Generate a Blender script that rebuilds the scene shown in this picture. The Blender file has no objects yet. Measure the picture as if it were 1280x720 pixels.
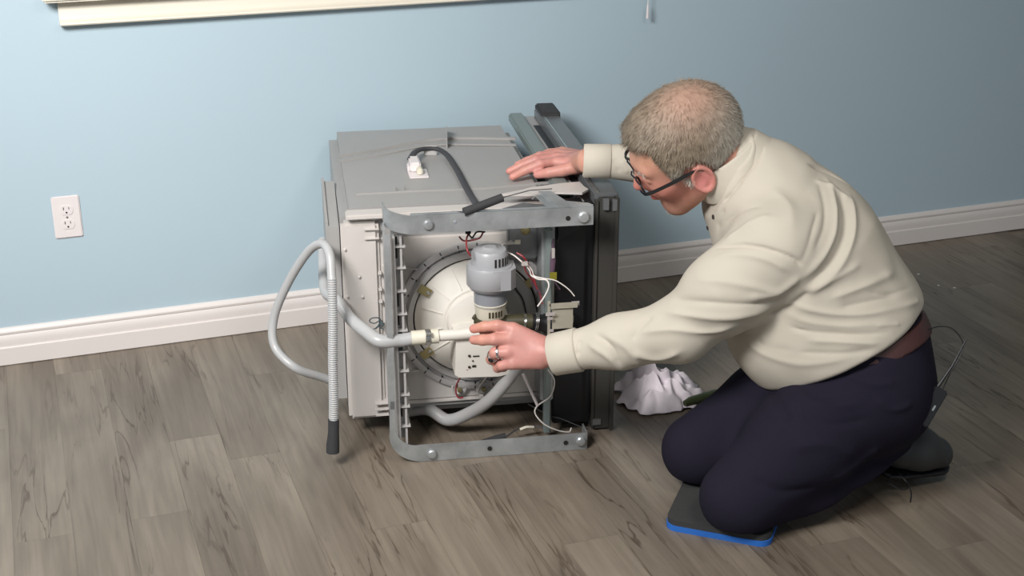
import bpy, bmesh, math, random
import numpy as np
from mathutils import Vector, Matrix, noise
from mathutils.bvhtree import BVHTree
random.seed(4)
S = bpy.context.scene
COL = S.collection
R = math.radians
PI = math.pi

# ------------------------------------------------------------------ camera
F_PX = 1718.3
PITCH, YAW = R(21.6), R(19.76)
CAM = np.array([0.0, -3.614, 1.545])
cd = bpy.data.cameras.new('camera'); cam = bpy.data.objects.new('camera', cd); COL.objects.link(cam)
cam.location = CAM; cam.rotation_euler = (PI/2-PITCH, 0, -YAW)
cd.sensor_width = 36; cd.lens = F_PX/1280*36; cd.clip_start = .05
S.camera = cam
FW = np.array([math.sin(YAW)*math.cos(PITCH), math.cos(YAW)*math.cos(PITCH), -math.sin(PITCH)])
RT = np.array([math.cos(YAW), -math.sin(YAW), 0.0]); UP = np.cross(RT, FW)

# ------------------------------------------------------------------ world, lights, exposure
wd = bpy.data.worlds.new('world'); S.world = wd; wd.use_nodes = True
bg = wd.node_tree.nodes['Background']; bg.inputs[0].default_value = (.80, .90, 1.0, 1); bg.inputs[1].default_value = .42
def area(name, loc, target, size, power, color=(1, 1, 1), sy=None, spread=180):
    l = bpy.data.lights.new(name, 'AREA'); l.energy = power; l.color = color; l.size = size
    if sy: l.shape = 'RECTANGLE'; l.size_y = sy
    l.spread = R(spread)
    o = bpy.data.objects.new(name, l); COL.objects.link(o); o.location = loc
    o.rotation_euler = (Vector(target)-Vector(loc)).to_track_quat('-Z', 'Y').to_euler()
    return o
area('key_softbox', (-.70, -2.2, 2.3), (.55, 0, .45), .9, 72, (1, .985, .97), spread=120)
area('ceiling_panel', (1.3, -2.5, 2.38), (1.2, -1.4, 0), .6, 20, (1, .95, .88))
S.view_settings.view_transform = 'Standard'; S.view_settings.look = 'None'
S.view_settings.gamma = 1; S.view_settings.use_curve_mapping = False
S.view_settings.exposure = 0.0

# ------------------------------------------------------------------ helpers
def A(*v): return np.array(v, float)
def at(px, py, depth):          # a point of the place seen at a pixel, at a known distance along the view axis
    return CAM+(FW+RT*(px-640)/F_PX-UP*(py-360)/F_PX)*depth
def atz(px, py, z):
    d = FW+RT*(px-640)/F_PX-UP*(py-360)/F_PX
    return CAM+d*(z-CAM[2])/d[2]
TH = R(-10.67); DO = A(1.1368, -.9741, 0)
DU = A(math.cos(TH), math.sin(TH), 0); DW = A(-math.sin(TH), math.cos(TH), 0)
def dl(u, w, z): return DO+DU*u+DW*w+A(0, 0, z)      # dishwasher frame -> world
def lw(px, py, w):              # dishwasher frame point at depth w behind its base frame
    d = FW+RT*(px-640)/F_PX-UP*(py-360)/F_PX
    t = ((DO-CAM)@DW+w)/(d@DW); q = CAM+d*t-DO
    return A(q@DU, w, q[2])
def lz(px, py, z):
    q = atz(px, py, z)-DO; return A(q@DU, q@DW, z)

def tag(o, label=None, cat=None, group=None, kind=None):
    if label: o['label'] = label
    if cat: o['category'] = cat
    if group: o['group'] = group
    if kind: o['kind'] = kind
    return o
def empty(name, loc, rz=0, **k):
    o = bpy.data.objects.new(name, None); COL.objects.link(o); o.location = loc; o.rotation_euler = (0, 0, rz)
    o.empty_display_size = .05
    return tag(o, **k)
def mesh_obj(name, V, F, mat, parent=None, loc=None, smooth=True, colors=None, sharp=40):
    me = bpy.data.meshes.new(name)
    V = np.asarray(V, float)
    if loc is not None: V = V-np.asarray(loc)
    if isinstance(F, np.ndarray) and len(F):
        n, k = F.shape
        me.vertices.add(len(V)); me.vertices.foreach_set('co', V.astype(np.float32).ravel())
        me.loops.add(n*k); me.loops.foreach_set('vertex_index', F.astype(np.int32).ravel())
        me.polygons.add(n); me.polygons.foreach_set('loop_start', np.arange(0, n*k, k, dtype=np.int32))
        me.update(calc_edges=True); me.validate()
    else:
        me.from_pydata([tuple(v) for v in V], [], [tuple(f) for f in F]); me.update()
    if smooth:
        me.polygons.foreach_set('use_smooth', [True]*len(me.polygons))
        if sharp < 180:
            me.set_sharp_from_angle(angle=R(sharp))
    if colors is not None:
        ca = me.color_attributes.new('Col', 'FLOAT_COLOR', 'POINT')
        ca.data.foreach_set('color', np.concatenate([colors, np.ones((len(colors), 1))], 1).astype(np.float32).ravel())
    if mat: me.materials.append(mat)
    o = bpy.data.objects.new(name, me); COL.objects.link(o)
    if parent: o.parent = parent
    if loc is not None: o.location = loc
    return o
def cr(pts, k=8):
    P = [np.asarray(p, float) for p in pts]
    if len(P) < 3: return P
    P = [2*P[0]-P[1]]+P+[2*P[-1]-P[-2]]
    out = []
    for i in range(1, len(P)-2):
        for j in range(k):
            t = j/k; a, b, c, d = P[i-1:i+3]
            out.append(.5*((2*b)+(-a+c)*t+(2*a-5*b+4*c-d)*t*t+(-a+3*b-3*c+d)*t**3))
    out.append(P[-2]); return out
class MB:
    def __init__(s): s.v = []; s.f = []
    def add(s, V, F):
        n = len(s.v); s.v += [np.asarray(v, float) for v in V]; s.f += [tuple(i+n for i in f) for f in F]; return s
    def box(s, a, b, bev=0, rot=None, piv=None):
        a = np.minimum(a, b).astype(float) if True else a; b2 = np.maximum(np.asarray(a), np.asarray(b)); b = b2
        bm = bmesh.new(); bmesh.ops.create_cube(bm, size=1)
        c = (a+b)/2; d = b-a
        for v in bm.verts: v.co = Vector((v.co.x*d[0], v.co.y*d[1], v.co.z*d[2]))
        if bev: bmesh.ops.bevel(bm, geom=bm.edges[:], offset=min(bev, .45*min(d)), segments=2, affect='EDGES')
        M = rot.to_3x3() if rot else Matrix.Identity(3)
        bm.verts.index_update()
        s.add([np.array(M@v.co)+c for v in bm.verts], [[v.index for v in f.verts] for f in bm.faces]); bm.free(); return s
    def tube(s, pts, r, n=10, cap=True, flat=None):
        P = [np.asarray(p, float) for p in pts]; m = len(P)
        rr = list(r) if hasattr(r, '__len__') else [r]*m
        T = [P[min(i+1, m-1)]-P[max(i-1, 0)] for i in range(m)]; T = [t/(np.linalg.norm(t)+1e-12) for t in T]
        x = np.cross(T[0], [0, 0, 1]); 
        if np.linalg.norm(x) < .1: x = np.cross(T[0], [0, 1, 0])
        x /= np.linalg.norm(x); V = []; Fc = []
        for i in range(m):
            x = x-T[i]*(x@T[i]); x /= np.linalg.norm(x); y = np.cross(T[i], x)
            for j in range(n):
                a = 2*PI*j/n; V.append(P[i]+rr[i]*(math.cos(a)*x+math.sin(a)*y*(flat or 1)))
        for i in range(m-1):
            for j in range(n): Fc.append((i*n+j, i*n+(j+1) % n, (i+1)*n+(j+1) % n, (i+1)*n+j))
        if cap: Fc.append(tuple(range(n))[::-1]); Fc.append(tuple((m-1)*n+j for j in range(n)))
        return s.add(V, Fc)
    def strip(s, pts, side, width, thick):          # flat strap swept along pts; side = width direction per point
        P = [np.asarray(p, float) for p in pts]; m = len(P); V = []; Fc = []
        sd = side if isinstance(side, list) else [np.asarray(side, float)]*m
        wd_ = width if isinstance(width, list) else [width]*m
        for i in range(m):
            t = P[min(i+1, m-1)]-P[max(i-1, 0)]; t /= np.linalg.norm(t)
            a = sd[i]-t*(sd[i]@t); a /= np.linalg.norm(a); b = np.cross(t, a)
            for (p, q) in ((-1, -1), (1, -1), (1, 1), (-1, 1)): V.append(P[i]+a*p*wd_[i]/2+b*q*thick/2)
        for i in range(m-1):
            for j in range(4): Fc.append((i*4+j, i*4+(j+1) % 4, (i+1)*4+(j+1) % 4, (i+1)*4+j))
        Fc += [(3, 2, 1, 0), tuple((m-1)*4+j for j in range(4))]
        return s.add(V, Fc)
    def lathe(s, prof, c, axis, n=32):               # prof: (radius, height along axis)
        ax = np.asarray(axis, float); ax /= np.linalg.norm(ax)
        x = np.cross(ax, [0, 0, 1]); 
        if np.linalg.norm(x) < .1: x = A(1, 0, 0)
        x /= np.linalg.norm(x); y = np.cross(ax, x); V = []; Fc = []; m = len(prof)
        for (r, h) in prof:
            for j in range(n): a = 2*PI*j/n; V.append(np.asarray(c)+ax*h+r*(math.cos(a)*x+math.sin(a)*y))
        for i in range(m-1):
            for j in range(n): Fc.append((i*n+j, i*n+(j+1) % n, (i+1)*n+(j+1) % n, (i+1)*n+j))
        if prof[0][0] > 0: Fc.append(tuple(range(n))[::-1])
        if prof[-1][0] > 0: Fc.append(tuple((m-1)*n+j for j in range(n)))
        return s.add(V, Fc)
    def prism(s, poly, org, ex, ey, ez, th):         # outline poly in (ex, ey), thickness th along ez
        n = len(poly); ex, ey, ez, org = [np.asarray(q, float) for q in (ex, ey, ez, org)]
        V = [org+ex*x+ey*y for x, y in poly]+[org+ex*x+ey*y+ez*th for x, y in poly]
        return s.add(V, [tuple(range(n))[::-1], tuple(range(n, 2*n))]+[(i, (i+1) % n, (i+1) % n+n, i+n) for i in range(n)])
    def build(s, name, mat, parent=None, loc=None, smooth=True, sharp=40, recalc=True):
        o = mesh_obj(name, s.v, s.f, mat, parent, loc, smooth=False)
        if recalc:
            bm = bmesh.new(); bm.from_mesh(o.data); bmesh.ops.recalc_face_normals(bm, faces=bm.faces); bm.to_mesh(o.data); bm.free()
        if smooth:
            o.data.polygons.foreach_set('use_smooth', [True]*len(o.data.polygons)); o.data.set_sharp_from_angle(angle=R(sharp))
        return o

# ------------------------------------------------------------------ materials
def lin(c): return tuple((x/12.92 if x <= .04045 else ((x+.055)/1.055)**2.4) for x in [q/255 for q in c])+(1,)
class NT:
    def __init__(s, name):
        s.m = bpy.data.materials.new(name); s.m.use_nodes = True; s.t = s.m.node_tree
        s.b = s.t.nodes['Principled BSDF']
    def n(s, typ, **k):
        nd = s.t.nodes.new(typ)
        for a, v in k.items():
            if a.startswith('i_'): nd.inputs[a[2:].replace('_', ' ')].default_value = v
            else: setattr(nd, a, v)
        return nd
    def l(s, a, b): s.t.links.new(a, b)
def mat(name, rgb, rough=.5, metal=0, var=.08, vscale=12, bump=0, bscale=60, sub=0, trans=0, coord='Object', spec=None, coat=0):
    t = NT(name); b = t.b
    b.inputs['Roughness'].default_value = rough; b.inputs['Metallic'].default_value = metal
    if spec is not None: b.inputs['Specular IOR Level'].default_value = spec
    if coat: b.inputs['Coat Weight'].default_value = coat
    if trans: b.inputs['Transmission Weight'].default_value = trans
    if sub:
        b.inputs['Subsurface Weight'].default_value = sub; b.inputs['Subsurface Radius'].default_value = (.012, .005, .003)
        b.inputs['Subsurface Scale'].default_value = 1
    tc = t.n('ShaderNodeTexCoord'); nz = t.n('ShaderNodeTexNoise', i_Scale=vscale, i_Detail=5.0)
    t.l(tc.outputs[coord], nz.inputs['Vector'])
    c = lin(rgb)
    mx = t.n('ShaderNodeMix', data_type='RGBA')
    mx.inputs[6].default_value = tuple(x*(1-var) for x in c[:3])+(1,); mx.inputs[7].default_value = tuple(min(1, x*(1+var)) for x in c[:3])+(1,)
    t.l(nz.outputs['Fac'], mx.inputs[0]); t.l(mx.outputs[2], b.inputs['Base Color'])
    if bump:
        nb = t.n('ShaderNodeTexNoise', i_Scale=bscale, i_Detail=4.0); t.l(tc.outputs[coord], nb.inputs['Vector'])
        bp = t.n('ShaderNodeBump', i_Strength=bump, i_Distance=.002); t.l(nb.outputs['Fac'], bp.inputs['Height']); t.l(bp.outputs[0], b.inputs['Normal'])
    return t.m
def galv_mat():
    t = NT('galvanised_steel'); b = t.b; b.inputs['Metallic'].default_value = .55; 
    tc = t.n('ShaderNodeTexCoord'); vo = t.n('ShaderNodeTexVoronoi', i_Scale=70.0); t.l(tc.outputs['Object'], vo.inputs['Vector'])
    nz = t.n('ShaderNodeTexNoise', i_Scale=14.0, i_Detail=6.0); t.l(tc.outputs['Object'], nz.inputs['Vector'])
    ma = t.n('ShaderNodeMath', operation='MULTIPLY_ADD'); ma.inputs[1].default_value = .10; t.l(vo.outputs['Color'], ma.inputs[0]); t.l(nz.outputs['Fac'], ma.inputs[2])
    rp = t.n('ShaderNodeValToRGB'); rp.color_ramp.elements[0].color = lin((140, 143, 144)); rp.color_ramp.elements[1].color = lin((190, 193, 194))
    rp.color_ramp.elements[0].position = .25; rp.color_ramp.elements[1].position = .8
    t.l(ma.outputs[0], rp.inputs[0]); t.l(rp.outputs[0], b.inputs['Base Color'])
    mr = t.n('ShaderNodeMapRange'); mr.inputs['To Min'].default_value = .28; mr.inputs['To Max'].default_value = .5
    t.l(nz.outputs['Fac'], mr.inputs[0]); t.l(mr.outputs[0], b.inputs['Roughness']); return t.m
def wood_mat():
    t = NT('grey_brown_vinyl_wood'); b = t.b; b.inputs['Roughness'].default_value = .42
    tc = t.n('ShaderNodeTexCoord'); oi = t.n('ShaderNodeObjectInfo')
    sc = t.n('ShaderNodeVectorMath', operation='SCALE'); sc.inputs['Scale'].default_value = 37.0
    cb = t.n('ShaderNodeCombineXYZ'); t.l(oi.outputs['Random'], cb.inputs[0]); t.l(oi.outputs['Random'], cb.inputs[1]); t.l(oi.outputs['Random'], cb.inputs[2])
    t.l(cb.outputs[0], sc.inputs[0]); ad = t.n('ShaderNodeVectorMath', operation='ADD'); t.l(tc.outputs['Object'], ad.inputs[0]); t.l(sc.outputs[0], ad.inputs[1])
    def nz(s3, scale, det, dist=0):
        mp = t.n('ShaderNodeMapping'); mp.inputs['Scale'].default_value = s3; t.l(ad.outputs[0], mp.inputs[0])
        n = t.n('ShaderNodeTexNoise', i_Scale=scale, i_Detail=det, i_Distortion=dist); t.l(mp.outputs[0], n.inputs['Vector']); return n.outputs['Fac']
    base = nz((3, .7, 1), 2.2, 5, .8); fine = nz((26, 1.2, 1), 3, 6, .4); crack = nz((11, .75, 1), 2.2, 4, .7)
    r1 = t.n('ShaderNodeValToRGB'); e = r1.color_ramp.elements
    e[0].position = .3; e[0].color = lin(WOOD[0]); e[1].position = .72; e[1].color = lin(WOOD[1]); t.l(base, r1.inputs[0])
    m1 = t.n('ShaderNodeMix', data_type='RGBA', blend_type='MULTIPLY'); m1.inputs[0].default_value = 1
    r2 = t.n('ShaderNodeValToRGB'); r2.color_ramp.elements[0].position = .3; r2.color_ramp.elements[0].color = (.80, .79, .78, 1); r2.color_ramp.elements[1].position = .65; r2.color_ramp.elements[1].color = (1.03, 1.03, 1.03, 1)
    t.l(fine, r2.inputs[0]); t.l(r1.outputs[0], m1.inputs[6]); t.l(r2.outputs[0], m1.inputs[7])
    r3 = t.n('ShaderNodeValToRGB'); c = r3.color_ramp
    c.elements[0].position = .470; c.elements[0].color = (1, 1, 1, 1); c.elements[1].position = .505; c.elements[1].color = (1, 1, 1, 1)
    q = c.elements.new(.483); q.color = (.50, .45, .41, 1); q = c.elements.new(.491); q.color = (.50, .45, .41, 1)
    gate = nz((5, 1.0, 1), 1.7, 2, .5); rg = t.n('ShaderNodeValToRGB'); rg.color_ramp.elements[0].position = .44; rg.color_ramp.elements[0].color = (0, 0, 0, 1); rg.color_ramp.elements[1].position = .62
    t.l(gate, rg.inputs[0]); t.l(crack, r3.inputs[0])
    m2 = t.n('ShaderNodeMix', data_type='RGBA', blend_type='MULTIPLY'); t.l(rg.outputs[0], m2.inputs[0]); t.l(m1.outputs[2], m2.inputs[6]); t.l(r3.outputs[0], m2.inputs[7])
    m3 = t.n('ShaderNodeMix', data_type='RGBA', blend_type='MULTIPLY'); m3.inputs[0].default_value = 1
    mr = t.n('ShaderNodeMapRange'); mr.inputs['To Min'].default_value = .965; mr.inputs['To Max'].default_value = 1.03; t.l(oi.outputs['Random'], mr.inputs[0])
    cc = t.n('ShaderNodeCombineXYZ'); [t.l(mr.outputs[0], cc.inputs[i]) for i in range(3)]
    t.l(m2.outputs[2], m3.inputs[6]); t.l(cc.outputs[0], m3.inputs[7]); t.l(m3.outputs[2], b.inputs['Base Color'])
    bp = t.n('ShaderNodeBump', i_Strength=.15, i_Distance=.002); t.l(fine, bp.inputs['Height']); t.l(bp.outputs[0], b.inputs['Normal'])
    return t.m
def vcol_mat(name, rough, sub=0, bump=.1, bscale=300):
    t = NT(name); b = t.b; b.inputs['Roughness'].default_value = rough
    a = t.n('ShaderNodeVertexColor', layer_name='Col'); tc = t.n('ShaderNodeTexCoord')
    nz = t.n('ShaderNodeTexNoise', i_Scale=55.0, i_Detail=4.0); t.l(tc.outputs['Object'], nz.inputs['Vector'])
    mr = t.n('ShaderNodeMapRange'); mr.inputs['To Min'].default_value = .86; mr.inputs['To Max'].default_value = 1.12; t.l(nz.outputs['Fac'], mr.inputs[0])
    cc = t.n('ShaderNodeVectorMath', operation='SCALE'); t.l(a.outputs[0], cc.inputs[0]); t.l(mr.outputs[0], cc.inputs['Scale']); t.l(cc.outputs[0], b.inputs['Base Color'])
    if sub:
        b.inputs['Subsurface Weight'].default_value = sub; b.inputs['Subsurface Radius'].default_value = (.010, .004, .002); b.inputs['Subsurface Scale'].default_value = 1
    nb = t.n('ShaderNodeTexNoise', i_Scale=bscale, i_Detail=3.0); t.l(tc.outputs['Object'], nb.inputs['Vector'])
    bp = t.n('ShaderNodeBump', i_Strength=bump, i_Distance=.001); t.l(nb.outputs['Fac'], bp.inputs['Height']); t.l(bp.outputs[0], b.inputs['Normal'])
    return t.m
WOOD = ((108, 97, 85), (140, 129, 115))
M = dict(
    wall=mat('blue_wall_paint', (172, 191, 201), .55, var=.015, vscale=3, bump=.12, bscale=220),
    white_wall=mat('white_wall_paint', (200, 198, 192), .7, var=.02),
    trim=mat('white_trim_paint', (216, 209, 205), .4, var=.02, vscale=5),
    cream=mat('cream_sill_paint', (216, 209, 194), .38, var=.02, vscale=5),
    outlet=mat('white_outlet_plastic', (220, 212, 211), .35, var=.01),
    slot=mat('dark_slot', (30, 26, 24), .6),
    tub=mat('grey_tub_plastic', (154, 152, 150), .42, var=.04, vscale=7),
    tub_lit=mat('pale_lit_tub_plastic', (194, 188, 183), .42, var=.03, vscale=7),  # same plastic as the tub, its front lighting put into the paler colour
    rim=mat('grey_rim_plastic', (176, 173, 171), .42, var=.04),
    sector=mat('grey_sector', (128, 128, 127), .45, metal=.2, var=.06),
    sump=mat('white_sump_plastic', (216, 211, 202), .45, var=.03, vscale=10),
    ivory=mat('ivory_plastic', (214, 208, 191), .4, var=.04, vscale=30),
    steel=galv_mat(),
    brushed=mat('grey_door_steel', (128, 130, 132), .35, metal=.5, var=.05),
    greenish=mat('grey_green_flange', (133, 143, 141), .4, metal=.3, var=.04),
    door_dark=mat('dark_brown_grey_door_edge', (70, 68, 64), .5, metal=.2, var=.12),
    black=mat('black_plastic', (22, 22, 25), .45, var=.15),
    foam=mat('charcoal_foam_rubber', (52, 52, 54), .8, var=.1, bump=.3, bscale=300),
    cable=mat('charcoal_cable', (60, 60, 63), .6, var=.05),
    motor=mat('blue_grey_motor_plastic', (158, 158, 161), .38, var=.03),
    motor_steel=mat('motor_steel_band', (146, 150, 156), .4, metal=.25, var=.04),
    olive=mat('dark_olive_rubber', (62, 58, 40), .5, var=.15, vscale=25),
    brass=mat('brass_zinc_clip', (158, 146, 104), .38, metal=.6, var=.12, vscale=40),
    clamp=mat('bright_clamp_steel', (190, 190, 186), .2, metal=.9, var=.1),
    hose=mat('milky_grey_hose', (172, 172, 172), .34, sub=.1, var=.03),
    hose2=mat('grey_hose_lower', (160, 159, 158), .4, sub=.1, var=.03),
    red=mat('red_wire', (140, 48, 52), .5), wwire=mat('white_wire', (225, 218, 212), .5), pwire=mat('purple_wire', (88, 66, 82), .5),
    yellow=mat('yellow_connector', (168, 158, 60), .5),
    ink=mat('teal_marker_ink', (30, 62, 72), .6),
    wood=wood_mat(),
    shirt=mat('beige_shirt_cotton', (195, 187, 173), .85, var=.03, vscale=8, bump=.15, bscale=700, spec=.2),
    pants=mat('navy_trouser_cloth', (33, 30, 43), .9, var=.12, vscale=9, bump=.3, bscale=500, spec=.15),
    belt=mat('brown_leather_belt', (74, 46, 44), .45, var=.12, vscale=30),
    shoe=mat('charcoal_shoe_leather', (56, 57, 58), .55, var=.15, vscale=25),
    skin=vcol_mat('skin', .5, sub=.25), hair=vcol_mat('grey_hair', .6, bump=.5, bscale=400),
    strand=vcol_mat('grey_hair_strands', .5, bump=0),
    frame=mat('black_spectacle_frame', (20, 24, 30), .3), ring=mat('silver_ring', (205, 205, 205), .2, metal=1),
    stone=mat('dark_ring_stone', (30, 30, 35), .15),
    rag=mat('white_cotton_rag', (232, 222, 228), .9, var=.02, bump=.1, bscale=500),
    green=mat('dark_green_handle', (58, 66, 38), .45, var=.2, vscale=40),
    padtop=mat('charcoal_foam_pad', (54, 54, 54), .85, var=.1, vscale=50, bump=.3, bscale=400),
    padblue=mat('blue_foam_layer', (38, 104, 190), .7, var=.06),
    lens=mat('clear_spectacle_lens', (250, 250, 250), .02, trans=1), button=mat('dark_button', (60, 52, 48), .4),
)
M['lens'].node_tree.nodes['Principled BSDF'].inputs['IOR'].default_value = 1.05
gp = NT('window_glass'); gp.b.inputs['Transmission Weight'].default_value = 1; gp.b.inputs['Roughness'].default_value = 0; M['glass'] = gp.m

# ------------------------------------------------------------------ the room
def struct(name, mb, m, parent=None, **k):
    o = mb.build(name, m, parent, **k); o['kind'] = 'structure'; return o
WZ0, WZ1, WX0, WX1 = .955, 1.95, .14, 1.86
w = MB().box((-2.2, 0, 0), (WX0, .14, 2.45)).box((WX1, 0, 0), (3.175, .14, 2.45)).box((WX0, 0, 0), (WX1, .14, WZ0)).box((WX0, 0, WZ1), (WX1, .14, 2.45))
struct('wall_back', w, M['wall'], smooth=False)
struct('wall_left', MB().box((-2.3, -4.6, 0), (-2.2, .14, 2.45)), M['wall'], smooth=False)
struct('wall_right', MB().box((4.7, -4.6, 0), (4.8, 1.6, 2.45)).box((3.075, .14, 0), (3.175, 1.5, 2.45)).box((3.075, 1.5, 0), (4.7, 1.6, 2.45)), M['wall'], smooth=False)
struct('ceiling', MB().box((-2.3, -4.6, 2.45), (4.8, 1.6, 2.55)), M['white_wall'], smooth=False)
fl = struct('floor', MB().box((-2.3, -4.6, -.1), (4.8, 1.6, -.0035)), M['wood'], smooth=False)
PW = .1195
meshes = {}
def plank(x0, y0, y1):
    key = round(y1-y0, 3)
    if key not in meshes:
        o = MB().box((-PW/2+.0001, -key/2+.0001, -.0045), (PW/2-.0001, key/2-.0001, 0), bev=.00025).build('plank', M['wood'], fl, smooth=False); meshes[key] = o
    else:
        o = meshes[key].copy(); COL.objects.link(o)
    o.location = (x0+PW/2, (y0+y1)/2, 0)
LEN = 1.22; offs = [.30, .95, .52, 1.15, .12, .74, .40, 1.02]
for i in range(38):
    x0 = .0957+(i-13)*PW; y = -offs[(i*3) % 8]
    if i == 13: y = -.937
    if i == 14: y = -.60
    top = -.001
    while top > -2.5:
        bot = y if y < top-.05 else y-LEN
        bot = max(bot, -2.501); plank(x0, round(bot, 3), round(top, 3)); top = bot; y = bot-LEN
# baseboard: profile (projection, height)
def moulding(prof, x0, x1, ycap=0):
    mb = MB(); n = len(prof)
    V = [A(x, -p, z) for x in (x0, x1) for p, z in prof]
    mb.add(V, [tuple(range(n)), tuple(range(n, 2*n))[::-1]]+[(i, (i+1) % n, (i+1) % n+n, i+n) for i in range(n)])
    return mb
bp_ = [(0, .002), (.0165, .002), (.0165, .050), (.0155, .0515), (.0115, .0525), (.0118, .058), (.0125, .068), (.0105, .078), (.0075, .084), (.0095, .0865), (.0105, .092), (.0085, .0975), (.005, .1015), (0, .1035)]
struct('baseboard_back', moulding(bp_, -2.2, 3.156), M['trim'], sharp=25)
struct('baseboard_left', MB().box((-2.2, -4.6, 0), (-2.185, 0, .1035), bev=.003), M['trim'], smooth=False)
# window with stool and moulded apron
win = empty('window_1', (1.0, 0, WZ0), kind='structure')
def ws(mb, n, m=M['cream'], **k): return struct(n, mb, m, None, **k)
def wpart(mb, n, m, **k): mb.v = [v-A(1.0, 0, WZ0) for v in mb.v]; return mb.build(n, m, win, **k)
ap = [(0, .892), (.012, .892), (.030, .8935), (.0325, .897), (.031, .9015), (.024, .905), (.021, .910), (.0185, .920), (.016, .932), (.0135, .943), (.012, .9555), (0, .9555)]
wpart(moulding(ap, .098, 1.90), 'apron', M['cream'], sharp=35)
wpart(MB().box((.062, -.058, .9555), (1.94, .10, .978), bev=.006), 'window_sill', M['cream'])
for nm, b in (('casing_left', ((.085, -.018, .978), (.15, .0, 2.02))), ('casing_right', ((1.85, -.018, .978), (1.915, .0, 2.02))), ('casing_top', ((.085, -.02, 1.94), (1.915, 0, 2.02)))):
    wpart(MB().box(*b, bev=.004), 'casing', M['cream'])
sash = MB()
for x in (.155, .985, 1.80): sash.box((x, .05, .98), (x+.045, .09, 1.94), bev=.003)
for z in (.98, 1.90): sash.box((.155, .05, z), (1.845, .09, z+.045), bev=.003)
wpart(sash, 'sash', M['trim'])
for x in (.2, 1.03): wpart(MB().box((x, .068, 1.02), (x+.785, .072, 1.90)), 'pane', M['glass'], smooth=False)
# blind cord with tassel
bc = empty('blind_cord', (1.70, -.03, 1.0), label='white blind pull cord with tapered tassel hanging from the top edge against the blue wall', cat='blind cord')
MB().tube([A(0, 0, .93), A(0, 0, .3), A(0, 0, -.15)], .0012, 6).build('cord', M['wwire'], bc)
MB().lathe([(.0015, -.145), (.003, -.155), (.0045, -.183), (.004, -.187)], A(0, 0, 0), A(0, 0, 1), 12).build('tassel', M['outlet'], bc)
# power outlet
oc = empty('power_outlet', (.0583, 0, .3923), label='white duplex power outlet with a rectangular cover plate on the blue wall', cat='outlet')
MB().box((-.0352, -.006, -.0575), (.0352, 0, .0575), bev=.003).build('cover_plate', M['outlet'], oc)
for s in (1, -1):
    zc = s*.0195
    poly = [(.0165*math.cos(a), max(-.0125, min(.0125, .0165*math.sin(a)))) for a in [2*PI*i/28 for i in range(28)]]
    so = MB().prism(poly, A(0, -.0078, zc), (1, 0, 0), (0, 0, 1), (0, 1, 0), .004).build('socket', M['outlet'], oc)
    sl = MB().box((-.0078, -.0082, zc+.001), (-.0058, -.0075, zc+.0085)).box((.0058, -.0082, zc+.002), (.0076, -.0075, zc+.0080)).lathe([(.0025, 0), (.0025, .0007)], A(0, -.0082, zc-.0065), A(0, 1, 0), 12)
    sl.build('slots', M['slot'], so, smooth=False)['kind'] = 'stuff'
MB().lathe([(.0028, 0), (.0028, .002)], A(0, -.0078, 0), A(0, 1, 0), 12).build('screw', M['clamp'], oc)

# ------------------------------------------------------------------ dishwasher lying on its side, base towards the viewer
dw = empty('dishwasher', DO, TH, label='grey dishwasher lying on its side with its base and motor exposed', cat='dishwasher')
TINY = {'mould_fins', 'screw_bosses', 'rim_ticks', 'bowl_ribs', 'base_ribs', 'strut_slots', 'terminals', 'valve_slots', 'valve_tabs', 'motor_vents', 'base_vents', 'mould_posts', 'marker_scribble'}
def P(mb, name, m, parent=None, **k):
    o = mb.build(name, m, parent or dw, **k)
    if name in TINY: o['kind'] = 'stuff'
    return o
def rbox(u0, u1, w0, w1, z0, z1, b=.004): return MB().box((u0, w0, z0), (u1, w1, z1), bev=b)
# tub
tub = P(rbox(-.548, -.055, .155, .862, .045, .568, .022), 'tub', M['tub'], sharp=60)
# base moulding of the tub
P(rbox(-.548, -.462, .138, .17, .052, .545, .008), 'side_panel', M['tub_lit'], sharp=60)
P(rbox(-.535, -.06, .128, .17, .553, .566, .003), 'front_lip', M['tub_lit'])
P(rbox(-.47, -.06, .15, .17, .085, .50, .004), 'base_plate', M['tub_lit'])
P(rbox(-.43, -.06, .146, .17, .078, .0865, .002), 'lower_edge', M['tub_lit'])
fins = MB()
for z in (.527, .505): fins.box((-.495, .132, z), (-.462, .15, z+.0025))
for z in (.085, .1, .115): fins.box((-.486, .122, z-.02), (-.455, .15, z-.0175))
for z in (.42, .38, .35): fins.box((-.468, .13, z), (-.460, .15, z+.003))
P(fins, 'mould_fins', M['tub_lit'])
bumps = MB()
for (x, y) in ((449, 346), (453, 371), (434, 371), (431, 312)):
    q = lw(x, y, .137); bumps.lathe([(.004, 0), (.003, -.003), (0, -.004)], q, A(0, 1, 0), 10)
P(bumps, 'screw_bosses', M['tub_lit'])
# back panel sliver and insulation at the far left
P(MB().prism([(.165, .535), (.44, .562), (.44, .12), (.165, .08)], A(-.580, 0, 0), A(0, 1, 0), A(0, 0, 1), A(1, 0, 0), .006), 'back_panel', M['tub'], smooth=False)
P(MB().prism([(.16, .53), (.43, .556), (.43, .2), (.16, .1)], A(-.574, 0, 0), A(0, 1, 0), A(0, 0, 1), A(1, 0, 0), .024), 'back_insulation', M['tub'], smooth=False)
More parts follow.
